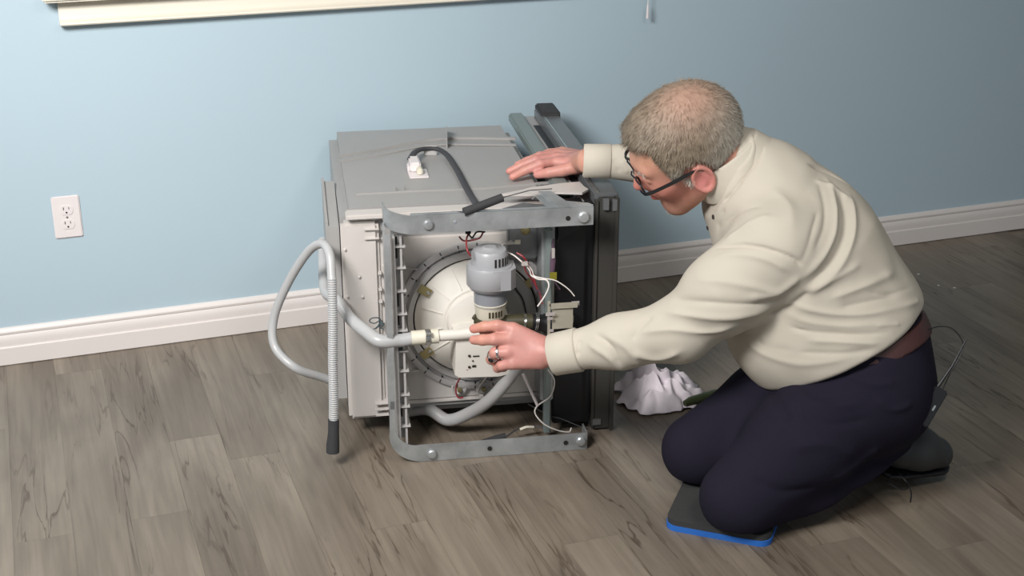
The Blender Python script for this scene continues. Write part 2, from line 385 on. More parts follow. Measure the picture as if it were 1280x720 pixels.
# circular sump opening: concentric rims
SC = A(-.243, .15, .297)
AXW = A(0, -1, 0)
P(MB().lathe([(.186, -.01), (.186, .010), (.180, .013), (.172, .013), (.169, .004), (.166, .004), (.160, .016), (.150, .016), (.1475, .012), (.1465, -.01)], SC, AXW, 72), 'sump_rim', M['rim'], sharp=50)
P(MB().lathe([(.1468, -.008), (.1468, .004), (.1435, .004), (.1435, -.008)], SC, AXW, 72), 'sump_seal', M['slot'])
P(MB().lathe([(.1435, -.01), (.1435, .008), (.135, .012), (.12, .016), (.085, .026), (.078, .03), (.072, .03), (.068, .042), (.045, .05), (.0, .05)], SC, AXW, 64), 'sump_bowl', M['sump'], sharp=25)
ribs = MB(); tk = MB()
for i in range(26):
    a = 2*PI*i/26+.1; d = A(math.cos(a), 0, math.sin(a)); s_ = A(-math.sin(a), 0, math.cos(a))
    tk.strip([SC+AXW*.0085+d*.168, SC+AXW*.0095+d*.184], s_, .0025, .008)
for i in range(14):
    a = 2*PI*i/14+.2; d = A(math.cos(a), 0, math.sin(a)); s_ = A(-math.sin(a), 0, math.cos(a))
    ribs.strip([SC+AXW*.012+d*.132, SC+AXW*.027+d*.082], s_, .002, .005)
P(tk, 'rim_ticks', M['black']); P(ribs, 'bowl_ribs', M['sump'])
for deg in (147, 214, 33, 326):
    a = R(deg); d = A(math.cos(a), 0, math.sin(a)); s_ = A(-math.sin(a), 0, math.cos(a)); c = SC+AXW*.019
    b = MB().strip([c+d*.157, c+d*.148+AXW*.003, c+d*.128+AXW*.003], s_, .020, .003)
    o = P(b, 'clip', M['brass'])
    P(MB().lathe([(.0045, 0), (.0045, .004), (.002, .005)], c+d*.134+AXW*.003, AXW, 8), 'clip_screw', M['clamp'], o, sharp=20)
# web ribs outside the ring
web = MB()
for (x0, y0, x1, y1) in ((478, 333, 522, 336), (490, 362, 500, 362), (490, 390, 498, 390), (492, 468, 524, 462), (492, 492, 505, 484), (493, 312, 505, 312)):
    a, b = lw(x0, y0, .144), lw(x1, y1, .144); web.strip([a, b], A(0, 1, 0), .012, .003)
P(web, 'base_ribs', M['tub_lit'])
# plastic ladder strut beside the frame
lad = MB().box((-.441, .02, .035), (-.435, .14, .548)).box((-.424, .03, .035), (-.419, .14, .548)).box((-.437, .045, .045), (-.421, .14, .545))
for z in (.08, .13, .16, .22, .27, .32, .36, .415, .47, .52): lad.box((-.438, .026, z), (-.412, .12, z+.003))
P(lad, 'ladder_strut', M['rim'])
lad2 = MB()
for z0, z1 in ((.49, .54), (.375, .405), (.33, .355), (.1, .125)): lad2.box((-.432, .042, z0), (-.4285, .046, z1))
P(lad2, 'strut_slots', M['slot'])
# base frame in galvanised strap
fr = MB(); zt, zb = .580, .0225; bw = .042
top = [A(u, 0.002, zt) for u in np.linspace(0.002, -.405, 12)]
for k in range(1, 9):
    a = k/8*PI/2; top.append(A(-.405-.05*math.sin(a), .002+.05*(1-math.cos(a)), zt+.012*k/8))
top += [A(-.455, .08, zt+.012)]
fr.strip(top, A(0, 0, 1), bw, .003)
fr.strip([A(0, .01, zt+bw/2-.0015), A(-.40, .01, zt+bw/2-.0015)], A(0, 1, 0), .016, .003)
fr.strip([A(-.458, .022, .575), A(-.459, .022, .3), A(-.460, .022, .14)], A(0, 1, 0), .040, .003)
fr.strip([A(-.452, .003, .56), A(-.453, .003, .14)], A(1, 0, 0), .012, .003)
cor = []; sid = []; wds = []
for k in range(0, 13):
    a = k/12*PI/2
    cor.append(A(-.395-.060*math.cos(a), .003, .083-.060*math.sin(a))); sid.append(A(-math.cos(a), 0, -math.sin(a))); wds.append(.014+.028*(k/12)**.8)
cor = [A(-.455, .003, .16), A(-.455, .003, .12)]+cor; sid = [A(-1, 0, 0)]*2+sid; wds = [.012, .013]+wds
cor += [A(u, .003, zb) for u in np.linspace(-.37, -.003, 8)]; sid += [A(0, 0, -1)]*8; wds += [bw]*8
fr.strip(cor, sid, wds, .003)
fr.strip([A(-.395, .012, .002), A(-.003, .012, .002)], A(0, 1, 0), .020, .003)
fr.strip([A(-.0015, .003, .0225), A(-.0015, .05, .0225)], A(0, 0, 1), bw, .003)
frame = P(fr, 'base_frame', M['steel'], smooth=True, sharp=50)
for (u, z, r) in ((-.363, .579, .0115), (-.020, .578, .0135), (-.367, .020, .0115), (-.016, .024, .012)):
    P(MB().lathe([(r, 0), (r, .005), (r*.75, .008), (r*.3, .009), (0, .009)], A(u, .001, z), AXW, 12), 'bolt', M['steel'], frame, sharp=25)
for (u, z) in ((-.055, .577), (-.232, .0225), (-.052, .0225)):
    P(MB().lathe([(.0055, 0), (.0055, .0012)], A(u, .0005, z), AXW, 14), 'bolt_hole', M['slot'], frame, smooth=False)
P(MB().lathe([(.004, 0), (.003, .001)], A(-.304, .0005, .581), AXW, 12), 'dimple', M['motor_steel'], frame)
# brackets at the upper right corner
P(MB().prism([(-.10, .12), (-.078, .005), (.002, .005), (-.006, .02), (-.052, .042), (-.072, .12)], A(0, 0, zt+bw/2), A(1, 0, 0), A(0, 1, 0), A(0, 0, 1), .003), 'corner_bracket', M['steel'], smooth=False)
P(MB().strip([A(-.105, .12, .585), A(-.100, .10, .60), A(-.088, .012, .60)], A(1, 0, 0), .022, .003), 'diagonal_strap', M['steel'])
P(MB().prism([(-.185, .135), (-.13, .16), (-.108, .175), (-.03, .195), (.012, .20), (.014, .165), (.02, .14), (.008, .125), (.0, .115), (-.06, .13), (-.12, .125)], A(0, 0, .592), A(1, 0, 0), A(0, 1, 0), A(0, 0, 1), .005), 'cover_flange', M['tub_lit'], smooth=False)
P(rbox(-.10, -.07, .07, .15, .10, .56, .003), 'upright_channel', M['steel'])
P(rbox(-.094, -.078, .055, .075, .02, .535, .003), 'upright_strap', M['greenish'])
P(MB().strip([A(-.17, .13, .515), A(-.13, .13, .525), A(-.09, .125, .52)], A(0, 0, 1), .10, .003), 'sheet_bracket', M['brushed'])
P(MB().box((-.17, .12, .44), (-.10, .145, .535), bev=.004), 'grey_housing', M['brushed'])
P(MB().lathe([(.012, 0), (.009, .006), (.004, .008), (0, .008)], lw(657, 288, .10), AXW, 8), 'brass_nut', M['brass'], sharp=20)
# black kick compartment and door
P(MB().box((-.068, .085, .03), (.005, .15, .575), bev=.003), 'access_panel', M['black'])
P(MB().box((.005, .10, .02), (.026, .80, .575), bev=.002), 'door_liner', M['black'])
P(MB().prism([(-.064, .50), (-.012, .53), (-.004, .578), (-.06, .578)], A(0, .07, 0), A(1, 0, 0), A(0, 0, 1), A(0, 1, 0), .01), 'hinge_plate', M['foam'], smooth=False)
door = P(rbox(.026, .0815, .10, .895, .003, .598, .003), 'door', M['brushed'])
P(MB().box((.034, .088, .006), (.078, .104, .590), bev=.002).box((.026, .084, .012), (.032, .104, .585)), 'door_edge', M['door_dark'], door)
P(MB().box((.070, .080, .004), (.0805, .1, .592), bev=.002), 'door_lip', M['door_dark'], door)
for tb in (((.042, .078, .565), (.055, .095, .59)), ((.064, .078, .562), (.074, .095, .588)), ((.03, .082, .02), (.05, .095, .035))): P(MB().box(*tb), 'door_tab', M['brushed'], door)
P(rbox(.030, .083, .80, .905, .588, .610, .004), 'corner_cap', M['foam'], door)
P(MB().strip([A(.036, .11, .600), A(.036, .80, .600)], A(1, 0, 0), .004, .004), 'door_trim', M['clamp'], door)
P(rbox(.0805, .0835, .74, .895, .05, .55, .002), 'control_panel', M['black'], door)
# top (side wall of the machine) features
P(rbox(-.045, -.006, .20, .905, .560, .585, .004), 'tub_flange', M['greenish'])
P(rbox(-.006, .028, .12, .905, .548, .574, .003), 'side_rail', M['tub'])
P(MB().strip([lz(425, 194, .570), lz(470, 187, .570), lz(522, 176, .571), lz(560, 172, .571), lz(600, 172, .571), lz(645, 173, .571)], A(0, 1, 0), .014, .006).strip([lz(425, 201, .570), lz(470, 194, .570), lz(522, 183, .571), lz(560, 180, .571), lz(645, 181, .571)], A(0, 1, 0), .010, .004), 'side_ridge', M['tub'])
P(MB().prism([(0, 0), (.0, .028), (-.11, .034), (-.19, .0)], lz(558, 186, .568)+A(0, .0, 0), A(-.10, -.9, 0)/1, A(0, 0, 1), A(1, 0, 0), .003), 'side_fin', M['tub'], smooth=False)
P(MB().strip([lz(445, 243, .569), lz(520, 239, .569), lz(600, 236, .569), lz(690, 228, .569)], A(0, 1, 0), .006, .006), 'fore_ridge', M['tub'])
P(MB().box(lz(494, 237, .568), lz(497, 240, .568)+A(0, .01, .01)).box(lz(505, 236, .568), lz(508, 239, .568)+A(0, .01, .01)), 'mould_posts', M['rim'])
# white float latch with its base
pl = lz(521, 216, .568)
lat = P(MB().box(pl+A(-.022, -.05, 0), pl+A(.026, .02, .004), bev=.002), 'latch_base', M['outlet'])
P(MB().box(pl+A(-.016, -.01, .003), pl+A(.010, .055, .028), bev=.004).box(pl+A(-.022, .0, .003), pl+A(-.016, .03, .018), bev=.002), 'latch_body', M['outlet'], lat)
P(MB().box(pl+A(-.002, -.035, .003), pl+A(.012, -.008, .02), bev=.003), 'latch_terminal', M['ivory'], lat)
# cable over the top and spring sleeves
cab = cr([lz(513, 199, .590), lz(519, 190, .590), lz(530, 186, .588), lz(546, 186, .586), lz(558, 193, .58), lz(571, 212, .576), lz(582, 233, .576), lz(590, 247, .576), lw(600, 262, .05)+A(0, 0, 0), lw(608, 267, .03)], 8)
P(MB().tube(cab, .0088, 10, flat=.6), 'power_cable', M['cable'])
cq = lz(538, 194, .568)
P(MB().box(cq+A(-.017, -.006, 0), cq+A(.017, -.002, .026), bev=.002), 'cable_clip', M['rim'])
a, b = lw(580, 265, -.0), lw(628, 247, .02)
P(MB().tube([a+(b-a)*t for t in np.linspace(0, 1, 6)], .0095, 12), 'spring_sleeve', M['foam'])
P(MB().tube([a+(a-b)*.25+A(0, .03, 0), a, b, lw(662, 238, .10), lw(690, 236, .12)], .0012, 6), 'spring_wire', M['cable'])
a, b = lz(597, 556, .012), lz(632, 545, .022)
P(MB().tube([a, (a+b)/2, b], [.008, .009, .008], 12), 'spring_sleeve', M['foam'])
P(MB().tube(cr([lz(634, 545, .022), lz(648, 536, .03), lz(668, 533, .03), lz(680, 535, .03)], 5), .002, 6), 'spring_wire', M['cable'])
P(MB().tube(cr([lz(650, 537, .03), lz(658, 534, .034), lz(667, 534, .03)], 5), .0035, 6), 'spring_end', M['ivory'])
# circulation motor
mc = A(-.224, .035, 0); Zx = A(0, 0, 1)
mot = P(MB().lathe([(.050, .418), (.053, .422), (.053, .462), (.050, .468), (.040, .469)], mc, Zx, 40).prism([(.0, -.052), (.040, -.048), (.054, -.030), (.056, .02), (.0, .02)], mc+A(0, 0, .42), A(1, 0, 0), A(0, 1, 0), Zx, .046), 'motor', M['motor'])
P(MB().lathe([(.041, .466), (.041, .496), (.036, .503), (.018, .505), (.014, .509), (0, .509)], mc, Zx, 40), 'motor_cap', M['motor'], mot)
P(MB().lathe([(.0365, .372), (.0365, .420)], mc, Zx, 40).lathe([(.046, .412), (.050, .419)], mc, Zx, 40), 'motor_can', M['motor_steel'], mot)
P(MB().lathe([(.030, .338), (.034, .345), (.035, .37), (.038, .377), (.034, .379)], mc, Zx, 40), 'motor_base', M['ivory'], mot)
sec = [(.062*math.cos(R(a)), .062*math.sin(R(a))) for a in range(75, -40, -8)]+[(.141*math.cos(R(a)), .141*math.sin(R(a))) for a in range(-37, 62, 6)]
P(MB().prism(sec, SC+A(0, -.030, 0), (1, 0, 0), (0, 0, 1), (0, 1, 0), .028), 'bowl_sector', M['sector'], smooth=False)  # plain grey sector laid over the right part of the bowl
P(MB().strip(cr([SC+A(.090, -.032, .075), SC+A(.108, -.032, .045), SC+A(.118, -.032, .0)], 6), A(1, 0, 0), .004, .002), 'black_arc', M['black'])
vs = MB(); vb = MB()
for k in range(5):
    a = R(-80+k*13); d = A(math.cos(a), math.sin(a), 0)
    vs.strip([mc+d*.0412+A(0, 0, .472), mc+d*.0412+A(0, 0, .491)], A(-d[1], d[0], 0), .0045, .001)
for k in range(5):
    a = R(-100+k*12); d = A(math.cos(a), math.sin(a), 0)
    vb.strip([mc+d*.0350+A(0, 0, .350), mc+d*.0356+A(0, 0, .364)], A(-d[1], d[0], 0), .004, .001)
P(vs, 'motor_vents', M['slot'], mot); P(vb, 'base_vents', M['olive'], mot)
# pump body, rubber elbow and clamps
pmp = P(MB().tube(cr([A(-.262, .03, .345), A(-.245, .03, .332), A(-.21, .03, .326), A(-.165, .03, .326), A(-.13, .03, .323)], 6), [.007]*3+list(np.linspace(.012, .019, 22)), 18).lathe([(.03, .325), (.038, .338), (.03, .342)], mc, Zx, 30), 'pump_body', M['olive'])
el = P(MB().tube(cr([A(-.135, .03, .323), A(-.10, .035, .316), A(-.07, .04, .308), A(-.04, .06, .30)], 6), [.019]*6+list(np.linspace(.022, .034, 7))+[.034]*6, 20), 'rubber_elbow', M['black'])
for u in (-.150, -.147, -.122, -.118): P(MB().lathe([(.0205, 0), (.0212, .0012), (.0205, .0024)], A(u, .031, .3225), A(1, 0, -.15), 24), 'clamp_ring', M['clamp'], el)
# drain valve box
vbx = P(MB().box(lw(686, 403, .04), lw(712, 374, .04)+A(0, -.04, 0), bev=.003).box(lw(683, 375, .05), lw(716, 366, .05)+A(0, -.055, 0), bev=.003).box(lw(682, 420, .02), lw(686, 372, .02)+A(0, -.02, 0), bev=.001), 'drain_valve', M['ivory'])
P(MB().box(lw(681, 393, .0), lw(692, 388, .0)+A(0, -.01, 0), bev=.002).box(lw(683, 398, .0), lw(690, 394, .0)+A(0, -.01, 0), bev=.002).box(lw(685, 413, .0), lw(691, 409, .0)+A(0, -.01, 0), bev=.002).box(lw(712, 378, .02), lw(722, 372, .02)+A(0, -.02, 0), bev=.002), 'valve_tabs', M['outlet'], vbx)
P(MB().lathe([(.011, 0), (.012, .01), (.009, .014), (0, .015)], lw(709, 399, .03), A(1, -.3, 0), 16), 'valve_knob', M['ivory'], vbx)
P(MB().box(lw(692, 381, -.0012), lw(704, 379, -.0012)+A(0, -.0005, 0)).box(lw(687, 383, -.0012), lw(690, 380, -.0012)+A(0, -.0005, 0)), 'valve_slots', M['slot'], vbx, smooth=False)
# outlet pipe, connector, worm clamp, big hose
P(MB().tube([A(-.346, .02, .307), A(-.30, .02, .3075), A(-.255, .02, .309), A(-.215, .025, .318)], [.0125, .0125, .0135, .017], 20), 'outlet_pipe', M['sump'])
con = P(MB().tube([A(-.405, .02, .306), A(-.344, .02, .307)], .0165, 24), 'hose_connector', M['ivory'])
P(MB().tube([A(-.374, .02, .3065), A(-.362, .02, .3065)], .0178, 24), 'worm_clamp', M['clamp'], con)
P(MB().tube([A(-.374, .0, .322), A(-.362, .0, .322)], .006, 12).tube([A(-.368, .0, .298), A(-.368, -.003, .298)], .005, 12), 'clamp_screw', M['clamp'], con)
big = cr([A(-.400, .02, .3055), A(-.43, .018, .303), A(-.475, .01, .308), lw(458, 415, .04), lw(438, 398, .09), lw(428, 375, .13)+A(-.012, 0, 0), A(-.588, .20, .36), A(-.588, .30, .40), A(-.585, .38, .42)], 10)
n = len(big); P(MB().tube(big, [.0150-.003*max(0, min(1, (i-30)/30)) for i in range(n)], 20), 'sump_hose', M['hose'])
# thin drain hose: from the pump under the tub, looping left, up over and down
low = cr([lw(648, 455, .03), lw(632, 478, .03), lw(612, 500, .05), lw(588, 518, .09)+A(0, 0, .005), lw(560, 525, .12), A(-.36, .16, .055), A(-.42, .22, .022)], 10)
drain = P(MB().tube(low, .0148, 16), 'drain_hose', M['hose2'])
cr2 = cr([A(-.47, .32, .07), A(-.53, .26, .10), lw(428, 478, .22)+A(-.002, 0, 0), lw(400, 471, .19), lw(368, 459, .16), lw(343, 432, .2), lw(343, 395, .22), lw(362, 350, .2), lw(386, 314, .16), lw(403, 305, .12), lw(412, 318, .08), lw(415, 350, .05)], 12)
rr = [.0102]*len(cr2)
P(MB().tube(cr2, rr, 16), 'hose_loop', M['hose'], drain)
dn = cr([lw(415, 348, .05), lw(416, 400, .03), lw(416, 450, .02), lw(417, 500, .01), lw(417, 527, .005)], 130)
L_ = np.cumsum([0]+[np.linalg.norm(dn[i+1]-dn[i]) for i in range(len(dn)-1)])
P(MB().tube(dn, [.0103+.0010*math.sin(2*PI*s/.0052) for s in L_], 14), 'corrugated_hose', M['hose'], drain, sharp=180)
P(MB().tube([lw(417, 524, .005), lw(417, 540, .004), lw(416, 556, .003), lw(416, 565, .002)], [.0125, .0125, .0150, .0150], 18), 'hose_end', M['foam'], drain)
# cream terminal housing under the pipe
th_ = P(MB().prism([(0, -.005), (.004, .082), (.022, .09), (.13, .09), (.132, -.01), (.1, -.016), (.01, -.012)], A(-.308, .02, .212), A(1, 0, 0), Zx, A(0, 1, 0), .1), 'terminal_housing', M['sump'])
P(MB().box(lw(585, 446, .019), lw(588, 443, .019)+A(0, -.002, 0)).box(lw(591, 446, .019), lw(599, 444, .019)+A(0, -.001, 0)).box(lw(585, 460, .019), lw(588, 457, .019)+A(0, -.002, 0)).box(lw(590, 459, .019), lw(595, 456, .019)+A(0, -.001, 0)).box(lw(590, 452, .019), lw(592, 450, .019)+A(0, -.001, 0)), 'terminals', M['olive'], th_, smooth=False)
# lower thermostat cups
for (x, y) in ((574, 483), (604, 482)):
    P(MB().lathe([(.020, -.01), (.020, .006), (.016, .008), (.012, .004), (0, .004)], lw(x, y, .145), AXW, 24), 'thermostat_cup', M['rim'])
    P(MB().lathe([(.006, 0), (.005, .012), (0, .013)], lw(x, y+3, .142), AXW, 12), 'thermostat', M['brass'])
# wires
def wire(pts, m, r=.0016, name='wire'): return P(MB().tube(cr(pts, 6), r, 6), name, M[m])
wire([lw(584, 462, .02), lw(577, 470, .08), lw(571, 480, .11), lw(570, 490, .12), lw(573, 497, .12), lw(579, 497, .12)], 'red', .0020, 'red_wire')
wire([lw(614, 462, .02), lw(606, 474, .08), lw(598, 485, .11), lw(598, 493, .12), lw(604, 494, .12)], 'wwire', .0018, 'white_wire')
wire([lw(588, 320, .0), lw(584, 312, -.0), lw(583, 300, .03), lw(586, 291, .06)], 'red', .0022, 'red_wire')
wire([lw(574, 296, .06), lw(580, 301, .05), lw(592, 300, .04), lw(600, 297, .04), lw(604, 290, .06)], 'red', .0020, 'red_wire')
wire([lw(606, 290, .06), lw(596, 290, .05), lw(590, 297, .04), lw(584, 290, .06)], 'black', .0020, 'black_wire')
P(MB().box(lw(581, 291, .06), lw(588, 287, .06)+A(0, -.01, 0), bev=.001), 'black_connector', M['black'])
P(MB().box(lw(588, 299, .05), lw(596, 296, .05)+A(0, -.006, 0), bev=.001), 'white_connector', M['wwire'])
wire([lw(640, 301, .08), lw(628, 306, .06), lw(630, 313, .05), lw(642, 319, .04), lw(652, 327, .03)], 'wwire', .0017, 'white_wire')
P(MB().box(lw(632, 305, .07), lw(643, 301, .07)+A(0, -.005, 0), bev=.001), 'ribbon_connector', M['tub_lit'])
P(MB().box(lw(643, 304, .07), lw(650, 298, .07)+A(0, -.008, 0), bev=.001), 'yellow_connector', M['ivory'])
P(MB().box(lw(651, 331, .03), lw(659, 325, .03)+A(0, -.008, 0), bev=.001), 'white_connector', M['wwire'])
wire([lw(655, 329, .03), lw(662, 338, .03), lw(664, 344, .03), lw(673, 349, .02), lw(683, 350, .01), lw(686, 358, .0), lw(681, 370, .0), lw(672, 383, .0)], 'wwire', .0017, 'white_wire')
wire([lw(657, 327, .03), lw(665, 338, .03), lw(668, 345, .03), lw(680, 348, .02), lw(695, 351, .02), lw(710, 361, .02), lw(718, 370, .02)], 'wwire', .0015, 'white_wire')
wire([lw(653, 326, .04), lw(658, 340, .04), lw(667, 352, .05), lw(674, 366, .05), lw(678, 380, .05)], 'red', .0018, 'red_wire')
wire([lw(646, 316, .05), lw(655, 322, .04), lw(662, 334, .05), lw(668, 350, .05), lw(671, 362, .05)], 'red', .0022, 'red_wire')
wire([lw(664, 352, .05), lw(670, 361, .05), lw(677, 367, .05)], 'pwire', .0025, 'purple_wire')
wire([lw(690, 308, .06), lw(694, 325, .05), lw(690, 345, .05), lw(700, 362, .04)], 'pwire', .0014, 'purple_wire')
P(MB().tube([lw(691, 298, .06), lw(691, 330, .05), lw(690, 345, .05)], [.003, .006, .005], 8, flat=.5), 'wire_bundle', M['pwire'])
P(MB().box(lw(689, 322, .05), lw(693, 309, .05)+A(0, -.006, 0), bev=.001), 'white_connector', M['wwire'])
P(MB().box(lw(686, 348, .045), lw(695, 338, .045)+A(0, -.01, 0), bev=.001), 'yellow_connector', M['yellow'])
wire([lw(690, 300, .065), lw(693, 340, .05), lw(696, 362, .05)], 'black', .003, 'black_wire')
wire([lw(685, 462, .01), lw(693, 476, .01), lw(688, 495, .01), lw(672, 507, .01), lw(669, 517, .01), lw(680, 530, .01), lw(697, 538, .02), lw(711, 540, .03), lw(714, 535, .04)], 'wwire', .0017, 'white_wire')
P(MB().tube([lw(654, 468, .0), lw(672, 507, .01)], .0036, 10), 'white_tube', M['outlet'])
wire([lw(660, 505, .10), lw(688, 520, .08), lw(700, 523, .07), lw(725, 533, .05), lw(740, 538, .04)], 'cable', .0012, 'thin_wire')
# marker scribble on the side panel
q = [(456, 404), (461, 410), (468, 411), (474, 405), (476, 400), (472, 397), (464, 398), (462, 402), (468, 404), (474, 401), (478, 402), (474, 407), (469, 411), (477, 405), (480, 405), (476, 410), (480, 411)]
P(MB().tube(cr([lw(x, y, .1375) for x, y in q], 4), .0011, 5), 'marker_scribble', M['ink'])

# ------------------------------------------------------------------ signed distance figures
def cap(p, a, b, ra, rb):
    a, b = np.asarray(a, np.float32), np.asarray(b, np.float32); ba = b-a; pa = p-a
    h = np.clip((pa@ba)/max(1e-9, float(ba@ba)), 0, 1)
    return np.linalg.norm(pa-h[:, None]*ba, axis=1)-(ra+(rb-ra)*h)
def ell(p, c, r, B=None):
    q = p-np.asarray(c, np.float32)
    if B is not None: q = q@np.asarray(B, np.float32).T
    r = np.asarray(r, np.float32); k0 = np.linalg.norm(q/r, axis=1); k1 = np.linalg.norm(q/(r*r), axis=1)
    return k0*(k0-1)/(k1+1e-9)
def sm(a, b, k):
    h = np.maximum(k-np.abs(a-b), 0)/k
    return np.minimum(a, b)-h*h*k*.25
def smax(a, b, k): return -sm(-a, -b, k)
def chain(p, pts, rad, k=.02, squash=None):      # squash = (axis, factor) widens the cross-section along axis
    if squash is not None:
        ax, fct = squash; ax = ax/np.linalg.norm(ax)
        T = lambda x: x+np.outer(x@ax, ax)*(fct-1) if x.ndim == 2 else x+ax*(x@ax)*(fct-1)
        p = T(p.astype(np.float64)).astype(np.float32); pts = [T(np.asarray(q, float)) for q in pts]
    d = None
    for i in range(len(pts)-1):
        c = cap(p, pts[i], pts[i+1], rad[i], rad[i+1]); d = c if d is None else sm(d, c, k)
    return d
def net(func, lo, hi, h, bs=8):
    lo = np.asarray(lo, float); n = (np.ceil((np.asarray(hi)-lo)/h/bs).astype(int))*bs
    nb = n//bs
    g = np.stack(np.meshgrid(*[np.arange(k) for k in nb], indexing='ij'), -1).reshape(-1, 3)
    cen = (lo+(g*bs+(bs-1)/2)*h).astype(np.float32); dc = func(cen)
    act = np.abs(dc) < bs*h*.87*1.9
    Fd = np.repeat(np.repeat(np.repeat(np.sign(dc).reshape(nb).astype(np.float32)*h*2, bs, 0), bs, 1), bs, 2)
    off = np.stack(np.meshgrid(*[np.arange(bs)]*3, indexing='ij'), -1).reshape(-1, 3)
    ga = g[act]
    for s in range(0, len(ga), 1500):
        idx = (ga[s:s+1500, None, :]*bs+off[None]).reshape(-1, 3)
        Fd[idx[:, 0], idx[:, 1], idx[:, 2]] = func((lo+idx*h).astype(np.float32))
    I = Fd < 0
    cs = np.zeros(np.array(I.shape)-1, np.int8)
    for dx in (0, 1):
        for dy in (0, 1):
            for dz in (0, 1): cs += I[dx:I.shape[0]-1+dx, dy:I.shape[1]-1+dy, dz:I.shape[2]-1+dz]
    ac = np.argwhere((cs > 0) & (cs < 8)); ids = -np.ones(cs.shape, np.int32); ids[tuple(ac.T)] = np.arange(len(ac))
    acc = np.zeros((len(ac), 3)); cnt = np.zeros(len(ac))
    cor = [(a, b, c) for a in (0, 1) for b in (0, 1) for c in (0, 1)]
    val = {c: Fd[tuple((ac+c).T)] for c in cor}
    for c0 in cor:
        for ax in range(3):
            if c0[ax]: continue
            c1 = list(c0); c1[ax] = 1; c1 = tuple(c1); a, b = val[c0], val[c1]; m = (a < 0) != (b < 0)
            t = np.where(m, a/(a-b+1e-12), 0); pnt = np.tile(np.array(c0, float), (len(ac), 1)); pnt[:, ax] = t
            acc[m] += pnt[m]; cnt[m] += 1
    V = lo+(ac+acc/cnt[:, None])*h
    Q = []
    for ax in range(3):
        o = [i for i in range(3) if i != ax]; sl0 = [slice(1, -1)]*3; sl1 = [slice(1, -1)]*3
        sl0[ax] = slice(0, -1); sl1[ax] = slice(1, None)
        e = np.argwhere(I[tuple(sl0)] != I[tuple(sl1)]); 
        if not len(e): continue
        e[:, o[0]] += 1; e[:, o[1]] += 1
        s0 = I[tuple(e.T)]
        def cid(d0, d1):
            q = e.copy(); q[:, o[0]] -= d0; q[:, o[1]] -= d1; return ids[tuple(q.T)]
        q = np.stack([cid(0, 0), cid(1, 0), cid(1, 1), cid(0, 1)], 1)
        flip = s0 if ax != 1 else ~s0
        q[~flip] = q[~flip][:, ::-1]
        Q.append(q)
    Fq = np.concatenate(Q); Fq = Fq[(Fq >= 0).all(1)]
    return V, Fq
def smooth(V, F, it=1, f=.5):
    for _ in range(it):
        acc = np.zeros_like(V); c = np.zeros(len(V))
        for i in range(4):
            a, b = F[:, i], F[:, (i+1) % 4]
            for j in range(3):
                acc[:, j] += np.bincount(a, V[b, j], len(V))+np.bincount(b, V[a, j], len(V))
            c += np.bincount(a, minlength=len(V))+np.bincount(b, minlength=len(V))
        V = V+(acc/np.maximum(c, 1)[:, None]-V)*f
    return V
def normals(V, F):
    n = np.cross(V[F[:, 2]]-V[F[:, 0]], V[F[:, 3]]-V[F[:, 1]]); N = np.zeros_like(V)
    for i in range(4):
        for j in range(3): N[:, j] += np.bincount(F[:, i], n[:, j], len(V))
    return N/(np.linalg.norm(N, axis=1)[:, None]+1e-12)
def folds(V, F, fl_):               # raise or sink cloth along lines lying on its surface
    bvh = BVHTree.FromPolygons([tuple(v) for v in V], [tuple(f) for f in F]); N = normals(V, F)
    disp = np.zeros(len(V))
    for pts, width, amp in fl_:
        W = []
        for (px, py) in pts:
            d = Vector(at(px, py, 1)-CAM).normalized(); h = bvh.ray_cast(Vector(CAM), d)
            if h[0] is not None: W.append(np.array(h[0]))
        if len(W) < 2: continue
        W = cr(W, 5) if len(W) > 2 else W
        best = np.full(len(V), 9.0); tt = np.zeros(len(V)); m = len(W)-1
        for i in range(m):
            a, b = W[i], W[i+1]; ba = b-a; h = np.clip(((V-a)@ba)/(ba@ba+1e-12), 0, 1)
            dd = np.linalg.norm(V-a-h[:, None]*ba, axis=1); u = dd < best; best[u] = dd[u]; tt[u] = (i+h[u])/m
        ends = np.clip(np.minimum(tt, 1-tt)*6+.25, 0, 1)
        disp += .85*amp*np.exp(-(best/(width*.95))**1.5)*ends
    return V+N*disp[:, None]

# ------------------------------------------------------------------ the man
PO = A(1.45, -1.32, 0)
# joints
hipC = at(1080, 478, 3.02); latH = A(.23, -.97, 0)
hipN, hipF = at(1080, 490, 2.93), at(1060, 470, 3.11)
kneeN, kneeF = at(922, 622, 2.865), at(872, 562, 3.045)
ankN, ankF = at(1100, 572, 3.00), at(1105, 540, 3.13)
spine = [at(1080, 462, 3.02), at(1048, 402, 3.0), at(998, 314, 2.98), at(956, 244, 2.96)]
neckB = at(922, 208, 2.95)
shN, elN, wrN = at(962, 318, 2.80), at(852, 412, 2.885), at(698, 442, 2.975)
shF, elF, wrF = at(930, 222, 3.10), at(850, 205, 3.16), at(737, 201, 3.165)
HC = at(855, 184, 2.92)
